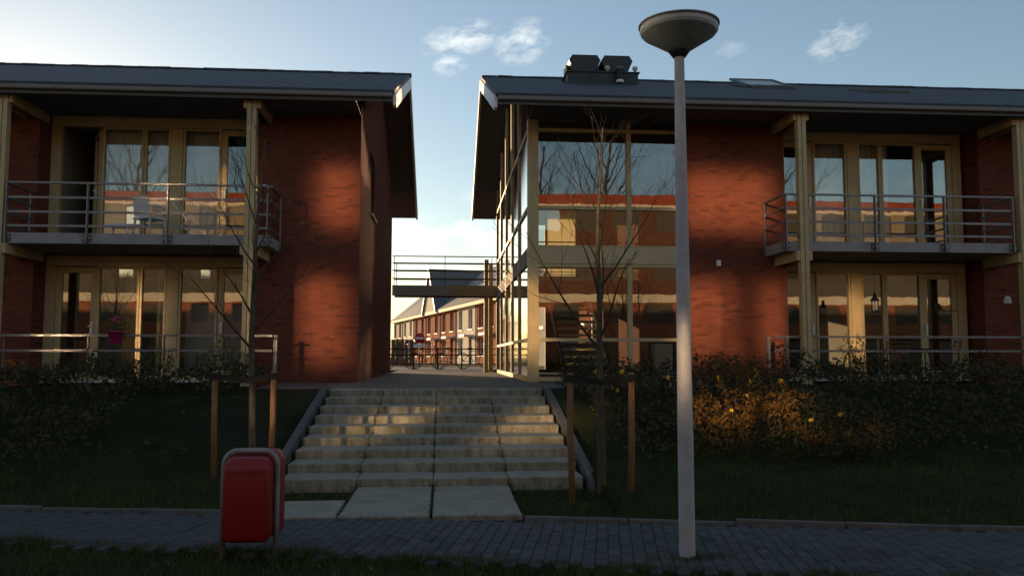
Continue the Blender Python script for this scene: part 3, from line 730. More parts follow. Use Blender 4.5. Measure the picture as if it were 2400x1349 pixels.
# ------------------------------------------------------------------ terrace of houses beyond the passage
A0 = Vector((4.23, 67.22)); DV = Vector((-.22336, .97474)); HROT = math.atan2(-.97474, .22336)
def row_house(s0, s1, wall, label, base=1.0, gable=False, strip=False):
    w = s1 - s0 - .02; p = A0 + DV * (s1 - .01)
    h = thing('row_house', label, 'house', (p.x, p.y, base), HROT, 'terraced houses beyond the passage')
    E_, D = 5.4, 9.6
    wins = [(w * .10, w * .10 + 1.45, 3.1, 4.85), (w * .60, w * .60 + 1.45, 3.1, 4.85)]; low = [(w * .08, w * .08 + 1.9, .75, 2.35)]; door = (w * .62, w * .62 + 1.05, .03, 2.35)
    MB().wall('x', 0, w, 0, E_, 0, .3, wins + low + [door]).build('wall', wall, h, world=False)
    MB().box(0, w, D - .3, D, 0, E_).build('rear_wall', wall, h, world=False)
    for x in (0, w - .25): MB().prism([(.3, 0), (D - .3, 0), (D - .3, E_), (D / 2, E_ + 3.6), (.3, E_)], 'x', x, x + .25).build('party_wall', wall, h, world=False)
    for a, b, c, d in wins + low:
        m = MB(); rect_frame(m, a, b, .2, .27, c, d, .07); m.box((a + b) / 2 - .03, (a + b) / 2 + .03, .2, .27, c + .07, d - .07)
        o = m.build('window', 'pvc_white', h, world=False); MB().box(a + .07, b - .07, .23, .245, c + .07, d - .07).build('pane', 'house_glass', o, world=False)
        MB().box(a - .06, b + .06, -.07, .19, c - .07, c - .002).build('sill', 'pvc_white', o, world=False)
    MB().box(door[0] + .01, door[1] - .01, .18, .24, .04, 2.33).build('door', 'dark_steel', h, world=False)
    MB().box(door[0] - .5, door[1] + .35, -.8, -.002, 2.42, 2.60).build('canopy', 'pvc_white', h, world=False)
    MB().box(0, w, -.42, -.004, E_ - .32, E_ + .02).build('fascia', 'cream_band', h, world=False)
    MB().tube([(w - .12, -.06, .0), (w - .12, -.06, E_ - .34)], .045, 6).build('downpipe', 'lead', h, world=False)
    if not gable:
        ov = -.46
        MB().prism([(ov, E_ + .03), (D / 2, E_ + 4.3), (D / 2, E_ + 4.05), (ov + .02, E_ - .0)][:4], 'x', 0, w).build('roof', 'house_roof', h, world=False)
        MB().prism([(D - ov, E_ + .03), (D / 2, E_ + 4.3), (D / 2, E_ + 4.05), (D - ov - .02, E_ - .0)], 'x', 0, w).build('roof', 'house_roof', h, world=False)
        if strip:
            MB().prism([(ov - .02, E_ + .06), (D / 2, E_ + 4.42), (D / 2, E_ + 4.3), (ov, E_ + .03)], 'x', w * .55, w * .55 + .5).build('verge_strip', 'pvc_white', h, world=False)
    else:
        # tall cross gable with white verges facing the street, its ridge running back
        c = w / 2; hw = w / 2 + .1; top = E_ + 4.55
        MB().prism([(c - hw + .2, E_ + .02), (c + hw - .2, E_ + .02), (c, top - .25)], 'y', -.40, -.15).build('gable', 'house_white', h, world=False)
        for s in (-1, 1):
            MB().prism([(c + s * hw, E_ - .25), (c, top), (c, top - .3), (c + s * (hw - .25), E_ - .25)], 'y', -.55, 13.0).build('roof', 'house_roof', h, world=False)
            MB().prism([(c + s * (hw + .04), E_ - .3), (c, top + .08), (c, top - .28), (c + s * (hw - .22), E_ - .3)], 'y', -.62, -.552).build('verge_board', 'pvc_white', h, world=False)
    return h
ST = [(-21, -14.2, 'house_brick', 'orange brick terraced house glimpsed through the stair hall glass, nearest one'), (-14.2, -7.2, 'house_white', 'pale rendered terraced house glimpsed through the stair hall glass'),
      (-7.2, 0, 'house_brick', 'orange brick terraced house partly behind the yellow bridge columns'),
      (0, 6.41, 'house_brick', 'orange brick terraced house next to the yellow bridge columns'), (6.41, 13.63, 'house_white', 'white rendered terraced house between orange ones under the footbridge'),
      (13.63, 20.4, 'house_brick', 'orange brick terraced house just beside the white gable'), (20.4, 27.5, 'house_brick', 'terraced house crowned by the steep white-edged gable'),
      (27.5, 34.6, 'house_brick', 'orange brick terraced house behind the no-entry sign'), (34.6, 41.9, 'house_white', 'white rendered terraced house at the far end of the row'),
      (41.9, 49, 'cream_wall', 'cream end house of the row beside the brick gable wall')]
for i, (a, b, wl, lb) in enumerate(ST): row_house(a, b, wl, lb, gable=(i == 6), strip=(i == 9))

def far_bits():
    t = thing('no_entry_sign', 'round red no-entry sign with white bar on a pole', 'road sign', (-1.36, 48, 1.05))
    MB().tube([(-1.36, 48, 1.05), (-1.36, 48, 3.0)], .03, 8).build('pole', 'steel', t)
    d = MB().lathe([(0, 0), (.29, 0), (.29, .02), (0, .02)], 32).build('disc', 'sign_red', t, loc=(0, -.06, 1.62), world=False); d.rotation_euler = (R(90), 0, 0)
    MB().box(-1.36 - .22, -1.36 + .22, 47.905, 47.915, 2.62, 2.72).build('bar', 'sign_white', t)
    MB().box(-1.36 - .30, -1.36 + .30, 47.93, 47.95, 2.16, 2.34).build('plate', 'sign_white', t)
    f = thing('rear_fence', 'dark bar fence closing the far end of the passage', 'fence', (-.2, 36, 1.08))
    for z in (1.95, 1.70, 1.32): MB().box(-3.4, 3.6, 35.98, 36.02, z - .022, z + .022).build('rail', 'black_metal', f)
    for x in (-3.3, -2.3, -1.25, -.25, .75, 1.75, 2.75): MB().box(x - .03, x + .03, 36.025, 36.08, 1.08, 2.02).build('post', 'black_metal', f)
    b = thing('board_fence', 'dark timber board fence left of the no-entry sign', 'fence', (-3.6, 58, 1.05))
    bm = MB().box(-.14, .14, -.012, .012, 0, 1.75).mesh('board', 'brown_wood')
    for k in range(9): inst(bm, 'board', b, (-4.6 + k * .3, 58 + rnd.uniform(-.01, .01), 1.05 + rnd.uniform(0, .02)))
far_bits()

def bicycle(loc, rz, label, col):
    b = thing('bicycle', label, 'bicycle', loc, rz, 'bicycles parked behind the far fence')
    for x in (-.52, .52):
        m = MB(); n = 20
        m.tube([(x + .33 * math.cos(2 * math.pi * k / n), 0, .34 + .33 * math.sin(2 * math.pi * k / n)) for k in range(n + 1)], .018, 5, caps=False); w = m.build('wheel', 'rubber', b, world=False)
        sp = MB()
        for k in range(8): sp.tube([(x, 0, .34), (x + .32 * math.cos(k * math.pi / 4 + .2), 0, .34 + .32 * math.sin(k * math.pi / 4 + .2))], .003, 3)
        sp.build('spokes', 'steel', w, world=False)
    fr = MB()
    for p, q in (((-.52, 0, .34), (-.08, 0, .30)), ((-.08, 0, .30), (-.2, 0, .78)), ((-.2, 0, .78), (.36, 0, .80)), ((-.08, 0, .30), (.36, 0, .72)), ((.34, 0, .95), (.52, 0, .34)), ((-.52, 0, .34), (-.18, 0, .72))): fr.tube([p, q], .016, 6)
    fr.build('frame', col, b, world=False)
    MB().tube([(.34, 0, .95), (.32, 0, 1.05)], .014, 6).build('stem', 'steel', b, world=False)
    MB().tube([(.14, -.28, 1.07), (.3, -.2, 1.08), (.33, 0, 1.06), (.3, .2, 1.08), (.14, .28, 1.07)], .014, 6).build('handlebar', 'bolt_steel', b, world=False)
    MB().cbox(-.34, -.08, -.08, .08, .84, .92, .03).build('saddle', 'rubber', b, world=False)
    MB().tube([(-.2, 0, .76), (-.21, 0, .86)], .013, 6).build('seat_post', 'steel', b, world=False)
    for s in (-.5,): MB().box(-.75, -.4, -.06, .06, .70, .715).build('carrier', 'dark_steel', b, world=False)
for (x, y, rz, lb, c) in ((-1.9, 37.3, .15, 'blue bicycle parked behind the fence nearest the brick gable', 'bike_blue'), (-.75, 37.6, -.3, 'red bicycle parked below the no-entry sign', 'sign_red'),
                          (.35, 37.2, .35, 'black bicycle parked mid passage behind the fence', 'black_metal'), (1.35, 37.7, -.2, 'grey bicycle parked by the yellow bridge columns', 'steel')):
    if 'bike_blue' not in MAT: simple('bike_blue', (.05, .09, .16), .4)
    bicycle((x, y, 1.1), rz, lb, c)

# ------------------------------------------------------------------ the block across the street (behind the camera, mirrored in all the glass)
def opposite_block():
    y = -12.0; r = thing('opposite_block', 'three-storey cream block across the street with red top band, mirrored in the windows', 'apartment building', (-4, y - 4, 0))
    x0, x1 = -44, 40; H = 10.95
    wins = []
    rows = ((.6, 2.7), (3.55, 4.66), (6.0, 7.75), (8.8, 10.15))
    # bare coated panes placed and sized to throw the low sun back onto chosen spots; all the others have blinds drawn
    bare = {3: ((-43, -41.4), (-33, -31.4), (-27, -25.4), (-20.45, -19.85), (-17.95, -17.05), (-10.2, -8.1), (-1.6, .2), (5, 6.6)),
            2: ((-40, -38.4), (-30, -28.4), (-26, -24.6), (-22.4, -21.7), (-18.3, -17.35), (-13.75, -13.15), (-10.3, -9.0), (-8.5, -7.9), (-6.6, -6.1), (2, 3.6)),
            1: ((-36, -34.4), (-24, -22.4), (-14.2, -13.2), (-11.9, -10.1), (-8.9, -6.9), (-1, .6)), 0: ()}
    for k, (c, d) in enumerate(rows):
        for a, b in bare[k]: wins.append((a, b, c, d, True))
        x = x0 + 1.0
        while x < x1 - 2.6:
            if all(x + 1.75 < a - .3 or x > b + .3 for a, b in bare[k]): wins.append((x, x + 1.75, c, d, False)); x += 2.6
            else: x += .5
    holes = [w[:4] for w in wins]
    m = MB(); m.wall('x', x0, x1, 0, 4.72, y - .3, y, [h for h in holes if h[3] < 4.7])
    m.build('lower_wall', 'house_brick', r)
    cut = [x0, 3.6, 15.2, x1]
    for i_, mt in enumerate(('cream_wall', 'brown_brick', 'cream_wall')):
        hs = [(max(h[0], cut[i_]), min(h[1], cut[i_ + 1]), h[2], h[3]) for h in holes if h[2] > 5.2 and h[1] > cut[i_] and h[0] < cut[i_ + 1]]
        for z0_, z1_, m2 in ((5.2, 8.1, 'grey_boards' if mt == 'cream_wall' else mt), (8.1, 10.2, mt)):
            MB().wall('x', cut[i_], cut[i_ + 1], z0_, z1_, y - .3, y, [h for h in hs if z0_ < (h[2] + h[3]) / 2 < z1_]).build('upper_wall', m2, r)
    MB().box(x0, x1, y - .3, y + .10, 4.722, 5.198).build('floor_band', 'cream_band', r)
    MB().box(x0, x1, y - .3, y + .06, 10.202, 10.38).build('string_course', 'cream_band', r)
    MB().box(x0, x1, y - .3, y + .02, 10.382, H).build('parapet', 'roof_band_brick', r)
    MB().box(x0, x1, y - 9, y - .3, H - .5, H - .4).build('flat_roof', 'soffit', r)
    MB().box(x0, x1, y - 9.3, y - 9, 0, H).build('rear_wall', 'house_brick', r)
    for x in (x0 - .3, x1): MB().box(x, x + .3, y - 9.3, y, 0, H).build('end_wall', 'house_brick', r)
    for a, b, c, d, coated in wins:
        w_ = .04 if coated else .07
        f = MB(); rect_frame(f, a, b, y - .1, y - .03, c, d, w_); o = f.build('window', 'brown_wood', r)
        MB().box(a + w_, b - w_, y - .07, y - .055, c + w_, d - w_).build('pane', 'coated_glass' if coated else 'drawn_blind', o)
opposite_block()

# ------------------------------------------------------------------ trees
def tree_mesh(seed, H, r0, levels, spread=.55, first=.35, kids=(9, 5, 4, 3), droop=0., lean=(0, 0), up=.35, reach=.42):
    q = random.Random(seed); trunk = MB(); br = MB()
    def branch(p, d, length, r, lev, mb, nside):
        n = max(3, int(length / .25)) if lev == 0 else 4
        pts = [p.copy()]; rads = [r]; dd = d.copy()
        for i in range(n):
            dd = (dd + Vector((q.uniform(-1, 1), q.uniform(-1, 1), q.uniform(-.5, .9) if lev else 0)) * (.035 if lev == 0 else .13) + Vector((0, 0, up * .12 if lev else 0))).normalized()
            pts.append(pts[-1] + dd * length / n); rads.append(max(r * (1 - (i + 1) / n * .80), .0022))
        mb.tube(pts, rads, nside, caps=False)
        if lev >= levels: return
        nk = kids[min(lev, len(kids) - 1)]
        for k in range(nk):
            t = (first if lev == 0 else .25) + (1 - (first if lev == 0 else .25)) * (k + q.uniform(.1, .9)) / nk; t = min(t, .97)
            i = min(int(t * n), n - 1); fr = t * n - i; pp = pts[i].lerp(pts[i + 1], fr); rr = rads[i] * (1 - fr) + rads[i + 1] * fr
            axis = (pts[i + 1] - pts[i]).normalized(); a = q.uniform(0, 2 * math.pi) if lev else k * 2.4 + q.uniform(-.5, .5)
            u = axis.orthogonal().normalized(); w = axis.cross(u); side = u * math.cos(a) + w * math.sin(a)
            nd = (axis * math.cos(spread + q.uniform(-.15, .2)) + side * math.sin(spread + q.uniform(-.15, .2)) + Vector((0, 0, -droop))).normalized()
            ln = length * ((reach * (1 - .8 * (t - first) / (1 - first + 1e-6)) + .06) if lev == 0 else .55 * (1.1 - .5 * t)) * q.uniform(.75, 1.2)
            branch(pp, nd, ln, max(rr * .5, .003), lev + 1, br, 5 if lev == 0 else 3)
    branch(Vector((0, 0, -.05)), Vector((lean[0], lean[1], 1)).normalized(), H, r0, 0, trunk, 10)
    return trunk.mesh('trunk', 'bark'), br.mesh('crown', 'twig')
def tree(meshes, name, label, loc, rz=0, group=None, s=1):
    t = thing(name, label, 'tree', loc, rz, group)
    for me, nm in zip(meshes, ('trunk', 'crown')):
        o = inst(me, nm, t, (0, 0, 0), world=False); o.scale = (s, s, s)
    return t
def put_trees():
    a = tree_mesh(3, 4.15, .049, 3, .6, .30, (15, 4, 2), lean=(.004, 0), reach=.28)
    tree(a, 'young_tree', 'slim bare young tree rising behind the red litter bin', (-2.35, 10.9, .25), .6, 'young street trees on the bank')
    b = tree_mesh(11, 4.2, .053, 3, .62, .36, (14, 4, 2), lean=(-.012, 0), reach=.27)
    tree(b, 'young_tree', 'slim bare young tree before the glazed stair hall', (1.80, 9.75, .12), 2.0, 'young street trees on the bank')
    big = [tree_mesh(21, 17, .24, 3, .55, .2, (20, 9, 8), up=.6), tree_mesh(34, 16, .22, 3, .6, .18, (19, 9, 8), up=.5)]
    for k, (x, y, h, rz) in enumerate(((-22, -24, 1.1, 0), (-15, -27, 1.15, 1), (-9, -24, 1.0, 2), (-4, -28, 1.2, 3), (1, -25, 1.05, 4), (7, -24, 1.1, 5), (12, -28, 1.2, .5), (18, -25, 1.1, 1.5), (25, -26, 1.15, 2.6))):
        tree(big[k % 2], 'bare_tree', 'tall bare tree behind the block across the street, seen only as reflection', (x, y, 0), rz, 'bare trees across the street', h)
    st = tree_mesh(40, 6.5, .09, 3, .6, .3, (14, 6, 4))
    for x, y, rz in ((-17, -8.6, 0), (9.5, -8.8, 2)):
        tree(st, 'street_tree', 'bare street tree on the far side of the street, seen only as reflection', (x, y, 0), rz, 'bare street trees opposite')
put_trees()

def tree_support(xa, xb, y, zb, zt, label):
    t = thing('tree_support', label, 'tree stakes', ((xa + xb) / 2, y, zb), group='stake frames of the young trees')
    for x, dx in ((xa, -.02), (xb, .02)):
        m = MB(); m.tube([(x - dx, y, zb - .2), (x, y + .01, (zb + zt) / 2), (x, y, zt - .02), (x, y, zt)], [.036, .036, .035, .028], 10); m.build('stake', 'stake_wood', t)
    xm = (xa + xb) / 2
    m = MB(); pts = [(xa - .05, zt - .06), (xa + .1, zt - .07), (xm, zt - .105), (xb - .1, zt - .075), (xb + .05, zt - .055)]
    v = []; f = []
    for x, z in pts: v += [(x, y - .042, z - .035), (x, y - .042, z + .035), (x, y - .052, z + .035), (x, y - .052, z - .035)]
    for i in range(4):
        for k in range(4): f.append((i * 4 + k, i * 4 + (k + 1) % 4, i * 4 + 4 + (k + 1) % 4, i * 4 + 4 + k))
    f += [(0, 1, 2, 3), (19, 18, 17, 16)]
    m.add(v, f); m.build('tie_band', 'rubber', t)
    for x in (xa, xb): MB().lathe([(.037, zt - .09), (.045, zt - .09), (.045, zt - .02), (.037, zt - .02)], 10, x, y).build('strap', 'rubber', t)
tree_support(-2.78, -2.08, 10.72, .22, 1.43, 'pair of wooden stakes holding the tree behind the litter bin')
tree_support(1.40, 2.09, 9.45, .10, 1.43, 'pair of wooden stakes holding the tree right of the staircase')

# ------------------------------------------------------------------ street furniture
def lamp():
    x, y = 1.925, 6.75
    t = thing('street_lamp', 'grey lamp post with conical dish head standing on the path edge', 'street lamp', (x, y, 0))
    def L(prof, nm, mat, n=40): return MB().lathe(prof, n, x, y).build(nm, mat, t)
    L([(.064, -.1), (.063, .4), (.062, 1.0), (.052, 2.6), (.040, 4.05), (.038, 4.1)], 'pole', 'galvanised')
    L([(.0, 4.06), (.052, 4.07), (.085, 4.115), (.10, 4.14), (.0, 4.15)], 'collar', 'lamp_collar')
    L([(.088, 4.125), (.12, 4.145), (.30, 4.262), (.318, 4.285), (.0, 4.287)], 'shade', 'lamp_cone', 56)
    L([(.316, 4.283), (.320, 4.287), (.320, 4.328), (.0, 4.329)], 'rim', 'lamp_rim', 56)
    L([(.320, 4.330), (.332, 4.332), (.332, 4.343), (.25, 4.362), (.08, 4.378), (.0, 4.38)], 'lid', 'lamp_cone', 56)
    return t
lamp()
def litter_bin():
    y = 7.12; xa, xb = -1.755, -1.335
    t = thing('litter_bin', 'red litter bin hung in a grey tube hoop beside the path', 'litter bin', ((xa + xb) / 2, y, 0))
    pts = [(xa, y, -.1), (xa, y, .74)] + [(xa + .11 - .11 * math.cos(a), y, .74 + .11 * math.sin(a)) for a in [R(15 * k) for k in range(1, 7)]] + [(xb - .11 + .11 * math.sin(a), y, .74 + .11 * math.cos(a)) for a in [R(15 * k) for k in range(0, 7)]] + [(xb, y, .4), (xb, y, -.1)]
    MB().tube(pts, .024, 12).build('hoop', 'hoop_grey', t)
    def body(y0, y1, x0, x1, z0, z1, nm, outdir):
        # rounded box: stack of rounded rings
        m = MB(); rings = []; n = 5; rc = .030
        for z, ins in ((z0, .05), (z0 + .012, .02), (z0 + .05, .0), (z1 - .10, .0), (z1 - .085, .002), (z1 - .03, .022), (z1 - .008, .04), (z1, .07)):
            ring = []
            for (cx, cy, a0) in ((x1 - rc, y1 - rc, 0), (x0 + rc, y1 - rc, 90), (x0 + rc, y0 + rc, 180), (x1 - rc, y0 + rc, 270)):
                for k in range(n + 1):
                    a = R(a0 + 90 * k / n); rr = rc
                    px, py = cx + rr * math.cos(a), cy + rr * math.sin(a)
                    px += -ins if px > (x0 + x1) / 2 else ins; py += -ins if py > (y0 + y1) / 2 else ins
                    ring.append((px, py, z))
            rings.append(ring)
        N = len(rings[0]); v = sum(rings, []); f = [tuple(range(N - 1, -1, -1)), tuple(range(len(v) - N, len(v)))]
        for i in range(len(rings) - 1):
            for k in range(N): f.append((i * N + k, i * N + (k + 1) % N, (i + 1) * N + (k + 1) % N, (i + 1) * N + k))
        m.add(v, f, True); o = m.build(nm, 'bin_red', t); return o
    b = body(y - .20, y - .005, xa + .035, xb - .022, .155, .815, 'basket', -1)
    body(y + .03, y + .27, xa + .03, xb + .02, .155, .85, 'basket', 1)
    MB().box(xa + .06, xb - .05, y - .206, y - .1965, .70, .712).build('lip', 'bin_red', b)
    MB().box(xa + .02, xb - .02, y - .006, y + .03, .30, .36).build('bracket', 'hoop_grey', t)
    return t
litter_bin()

# ------------------------------------------------------------------ things on the balconies and terraces
def balcony_things():
    z = 3.99
    def chair(x, y, rz, label):
        c = thing('plastic_chair', label, 'chair', (x, y, z), rz)
        MB().cbox(-.24, .24, -.23, .23, .40, .435, .012).build('seat', 'white_plastic', c, world=False)
        m = MB(); v = []; f = []
        for k in range(7):
            zz = .45 + .40 * k / 6; yy = .20 + .07 * k / 6; hw = .215 - .02 * (k / 6) ** 2
            v += [(-hw, yy - .025, zz), (hw, yy - .025, zz), (hw, yy, zz), (-hw, yy, zz)]
        for k in range(6):
            for j in range(4): f.append((k * 4 + j, k * 4 + (j + 1) % 4, k * 4 + 4 + (j + 1) % 4, k * 4 + 4 + j))
        f += [(3, 2, 1, 0), (24, 25, 26, 27)]; m.add(v, f).build('backrest', 'white_plastic', c, world=False)
        for sx in (-1, 1):
            for sy in (-1, 1): MB().tube([(sx * .20, sy * .18, .41), (sx * .25, sy * .23, 0)], [.024, .018], 8).build('leg', 'white_plastic', c, world=False)
            MB().tube([(sx * .22, .22, .66), (sx * .27, .0, .655), (sx * .26, -.2, .63), (sx * .23, -.22, .42)], .02, 8).build('armrest', 'white_plastic', c, world=False)
    chair(-5.99, 17.75, R(150), 'white plastic garden chair on the balcony')
    t = thing('plastic_stool', 'low white plastic stool table beside the white chair', 'table', (-6.55, 17.7, z))
    MB().cbox(-.25, .25, -.22, .22, .24, .28, .012).build('tabletop', 'white_plastic', t, world=False)
    for sx in (-1, 1):
        for sy in (-1, 1): MB().tube([(sx * .19, sy * .16, .245), (sx * .22, sy * .19, 0)], .02, 8).build('leg', 'white_plastic', t, world=False)
    d = thing('drying_rack', 'folding drying rack standing next to the white chair', 'drying rack', (-5.2, 17.8, z))
    for s in (-1, 1):
        for y in (-.25, .25): MB().tube([(s * .3, y, 0), (-s * .3, y, .75)], .009, 6).build('leg', 'white_plastic', d, world=False)
    for k in range(6): MB().tube([(-.3 + k * .12, -.25, .75), (-.3 + k * .12, .25, .75)], .004, 4).build('bar', 'steel', d, world=False)
    p = thing('flowerpot', 'magenta flowerpot with pink flowers hanging on the terrace railing', 'flowerpot', (-6.22, YB - .12, 1.86))
    MB().lathe([(0, .0), (.10, .0), (.105, .01), (.135, .21), (.150, .21), (.152, .245), (.135, .245), (.125, .2), (0, .2)], 24).build('pot', 'magenta', p, world=False)
    lf = MB(); q = random.Random(5)
    def leafquad(mb, c, s, q):
        n = Vector((q.uniform(-1, 1), q.uniform(-1, 1), q.uniform(-.2, 1))).normalized(); u = n.orthogonal().normalized(); w = n.cross(u); a = q.uniform(0, 6.28); u, w = u * math.cos(a) + w * math.sin(a), w * math.cos(a) - u * math.sin(a)
        mb.add([c - u * s, c - w * s * .5, c + u * s, c + w * s * .5], [(0, 1, 2, 3)])
    for k in range(90): leafquad(lf, Vector((q.gauss(0, .07), q.gauss(0, .06), .24 + abs(q.gauss(0, .10)))), .035, q)
    lf.build('foliage', 'leaf_green', p, world=False)
    fl = MB(); fo = None
    for k in range(10):
        c = Vector((q.gauss(0, .05), q.gauss(-.02, .05), .40 + q.uniform(0, .12)))
        for j in range(5): leafquad(fl, c + Vector((q.gauss(0, .012), q.gauss(0, .012), q.gauss(0, .012))), .022, q)
    tag(fl.build('flowers', 'pink_petal', p, world=False), kind='stuff')
    MB().tube([(0, .14, .24), (0, .13, .27), (0, .1, .2)], .006, 5).build('hook', 'steel', p, world=False)
    o = thing('planter_box', 'orange plastic planter tub in the corner of the terrace', 'planter', (-8.35, 17.4, 1.06))
    MB().prism([(-.14, 0), (.14, 0), (.17, .5), (-.17, .5)], 'y', -.14, .14).build('tub', 'terracotta', o, world=False); MB().box(-.15, .15, -.12, .12, .501, .51).build('earth', 'soil', o, world=False)
    # right terrace: hanging lantern, bird table, bell, chairs
    l = thing('lantern', 'black hanging lantern under the balcony', 'lantern', (9.08, 17.35, 2.55))
    MB().lathe([(0, 0), (.085, 0), (.085, .03), (.075, .035)], 12).build('base', 'black_metal', l, world=False)
    for k in range(6): MB().tube([(.075 * math.cos(k * 1.047), .075 * math.sin(k * 1.047), .03), (.075 * math.cos(k * 1.047), .075 * math.sin(k * 1.047), .24)], .005, 4).build('bar', 'black_metal', l, world=False)
    MB().lathe([(.068, .035), (.068, .235)], 12).build('pane', 'glass', l, world=False); MB().lathe([(0, .035), (.025, .035), (.025, .14), (0, .14)], 10).build('candle', 'white_plastic', l, world=False)
    MB().lathe([(.092, .238), (.095, .25), (.05, .32), (.032, .33), (.032, .37), (.045, .375), (.02, .41), (0, .41)], 12).build('lid', 'black_metal', l, world=False)
    MB().tube([(0, 0, .40), (0, 0, 1.22)], .004, 4).build('chain', 'black_metal', l, world=False)
    b = thing('bird_table', 'small hanging bird table on four thin cords', 'bird feeder', (10.65, 17.25, 2.58))
    MB().cbox(-.17, .17, -.12, .12, 0, .02, .004).build('tray', 'stake_wood', b, world=False)
    for sx in (-1, 1):
        for sy in (-1, 1): MB().tube([(sx * .13, sy * .09, .02), (0, 0, .36)], .003, 4).build('cord', 'steel', b, world=False)
    MB().tube([(0, 0, .36), (0, 0, 1.19)], .003, 4).build('rope', 'steel', b, world=False)
    k = thing('wind_bell', 'pale pink wind bell hanging by the brick wall', 'bell', (12.0, 17.3, 2.75))
    MB().lathe([(.085, 0), (.08, .02), (.07, .09), (.045, .15), (0, .165)], 16).build('bell', 'petal_pale', k, world=False) if 'petal_pale' in MAT else MB().lathe([(.085, 0), (.08, .02), (.07, .09), (.045, .15), (0, .165)], 16).build('bell', 'plaster', k, world=False)
    MB().tube([(0, 0, .16), (0, 0, .85)], .003, 4).build('cord', 'steel', k, world=False)
    for (x, y, rz, lb) in ((9.7, 17.6, 2.6, 'dark folding garden chair under the lantern'), (10.7, 17.5, -2.4, 'dark folding garden chair under the bird table')):
        c = thing('garden_chair', lb, 'chair', (x, y, 1.06), rz, 'dark folding chairs on the terrace')
        for sx in (-.22, .22):
            MB().tube([(sx, .22, 0), (sx, -.18, .46)], .012, 6).build('leg', 'black_metal', c, world=False); MB().tube([(sx, -.22, 0), (sx, .16, .46), (sx, .26, .92)], .012, 6).build('frame_bar', 'black_metal', c, world=False)
        sm = MB().box(-.22, .22, -.018, .018, -.007, .007).mesh('slat', 'brown_wood')
        for j in range(7): inst(sm, 'slat', c, (0, -.17 + j * .055, .462), world=False)
        for j in range(4): inst(sm, 'slat', c, (0, .20 + j * .018, .62 + j * .08), (R(80), 0, 0), world=False)
    g = thing('garden_table', 'small round dark garden table between the folding chairs', 'table', (10.2, 17.45, 1.06))
    MB().lathe([(0, .70), (.32, .70), (.33, .71), (.33, .725), (0, .73)], 24).build('tabletop', 'black_metal', g, world=False)
    for a in (0, 2.09, 4.19): MB().tube([(.05 * math.cos(a), .05 * math.sin(a), .7), (.3 * math.cos(a), .3 * math.sin(a), 0)], .012, 6).build('leg', 'black_metal', g, world=False)
balcony_things()

# ------------------------------------------------------------------ planting
def leaf_quad(mb, c, s, q, up=.3):
    n = Vector((q.uniform(-1, 1), q.uniform(-1, 1), q.uniform(-1 + up, 1 + up))).normalized(); u = n.orthogonal().normalized(); w = n.cross(u); a = q.uniform(0, 6.283)
    u, w = u * math.cos(a) + w * math.sin(a), w * math.cos(a) - u * math.sin(a)
    mb.add([c - u * s, c - w * s * .45 + n * s * .15, c + u * s, c + w * s * .45 + n * s * .15], [(0, 1, 2, 3)])
FLOWER = {}
def flower_mesh(mat):
    if mat not in FLOWER:
        m = MB()
        for k in range(6):
            a = k * math.pi / 3; c, s_ = math.cos(a), math.sin(a); P = lambda r_, w, z: (r_ * c - w * s_, r_ * s_ + w * c, z)
            m.add([P(.003, 0, 0), P(.02, -.012, .006), P(.034, 0, .012), P(.02, .012, .006)], [(0, 1, 2, 3)])
        m.lathe([(0, .012), (.007, .008), (.008, .0)], 6); FLOWER[mat] = m.mesh('flower', mat)
    return FLOWER[mat]
def shrub(label, x, y, rx, rz, n, leaf, seed, size=.03, stems=14, group=None, name='shrub', extra=None):
    q = random.Random(seed); t = thing(name, label, 'shrub', (x, y, gz(x, y)), group=group)
    st = MB(); lf = MB(); tips = []
    for k in range(stems):
        a = q.uniform(0, 6.283); rr = rx * math.sqrt(q.random()); hh = rz * q.uniform(.55, 1.0) * (1 - .35 * (rr / rx) ** 2)
        p0 = Vector((rr * .25 * math.cos(a), rr * .25 * math.sin(a), -.05)); p2 = Vector((rr * math.cos(a), rr * math.sin(a), hh)); p1 = p0.lerp(p2, .5) + Vector((q.uniform(-.08, .08), q.uniform(-.08, .08), .06))
        st.tube([p0, p1, p2], [.008, .005, .0025], 4, caps=False); tips.append((p0, p1, p2))
        for j in range(3):
            b = p1.lerp(p2, q.random()); e = b + Vector((q.uniform(-.18, .18), q.uniform(-.18, .18), q.uniform(.02, .2))); st.tube([b, e], [.004, .002], 3, caps=False); tips.append((b, b.lerp(e, .5), e))
    for k in range(n):
        p0, p1, p2 = q.choice(tips); f = q.uniform(.2, 1); c = p0.lerp(p1, f * 2) if f < .5 else p1.lerp(p2, f * 2 - 1)
        leaf_quad(lf, c + Vector((q.gauss(0, .04), q.gauss(0, .04), q.gauss(0, .035))), size * q.uniform(.6, 1.3), q)
    st.build('stems', 'twig', t, world=False); lf.build('foliage', leaf, t, world=False)
    if extra:
        for k in range(extra[0]):
            p = q.choice(tips)[2] + Vector((q.gauss(0, .03), q.gauss(0, .03), q.uniform(0, .04)))
            o = inst(flower_mesh(extra[1]), 'flower', t, p, (R(60) + q.uniform(-.5, .5), q.uniform(-.4, .4), q.uniform(0, 6.28)), world=False); o.scale = [extra[2] / .022 * q.uniform(.7, 1.15)] * 3
    return t
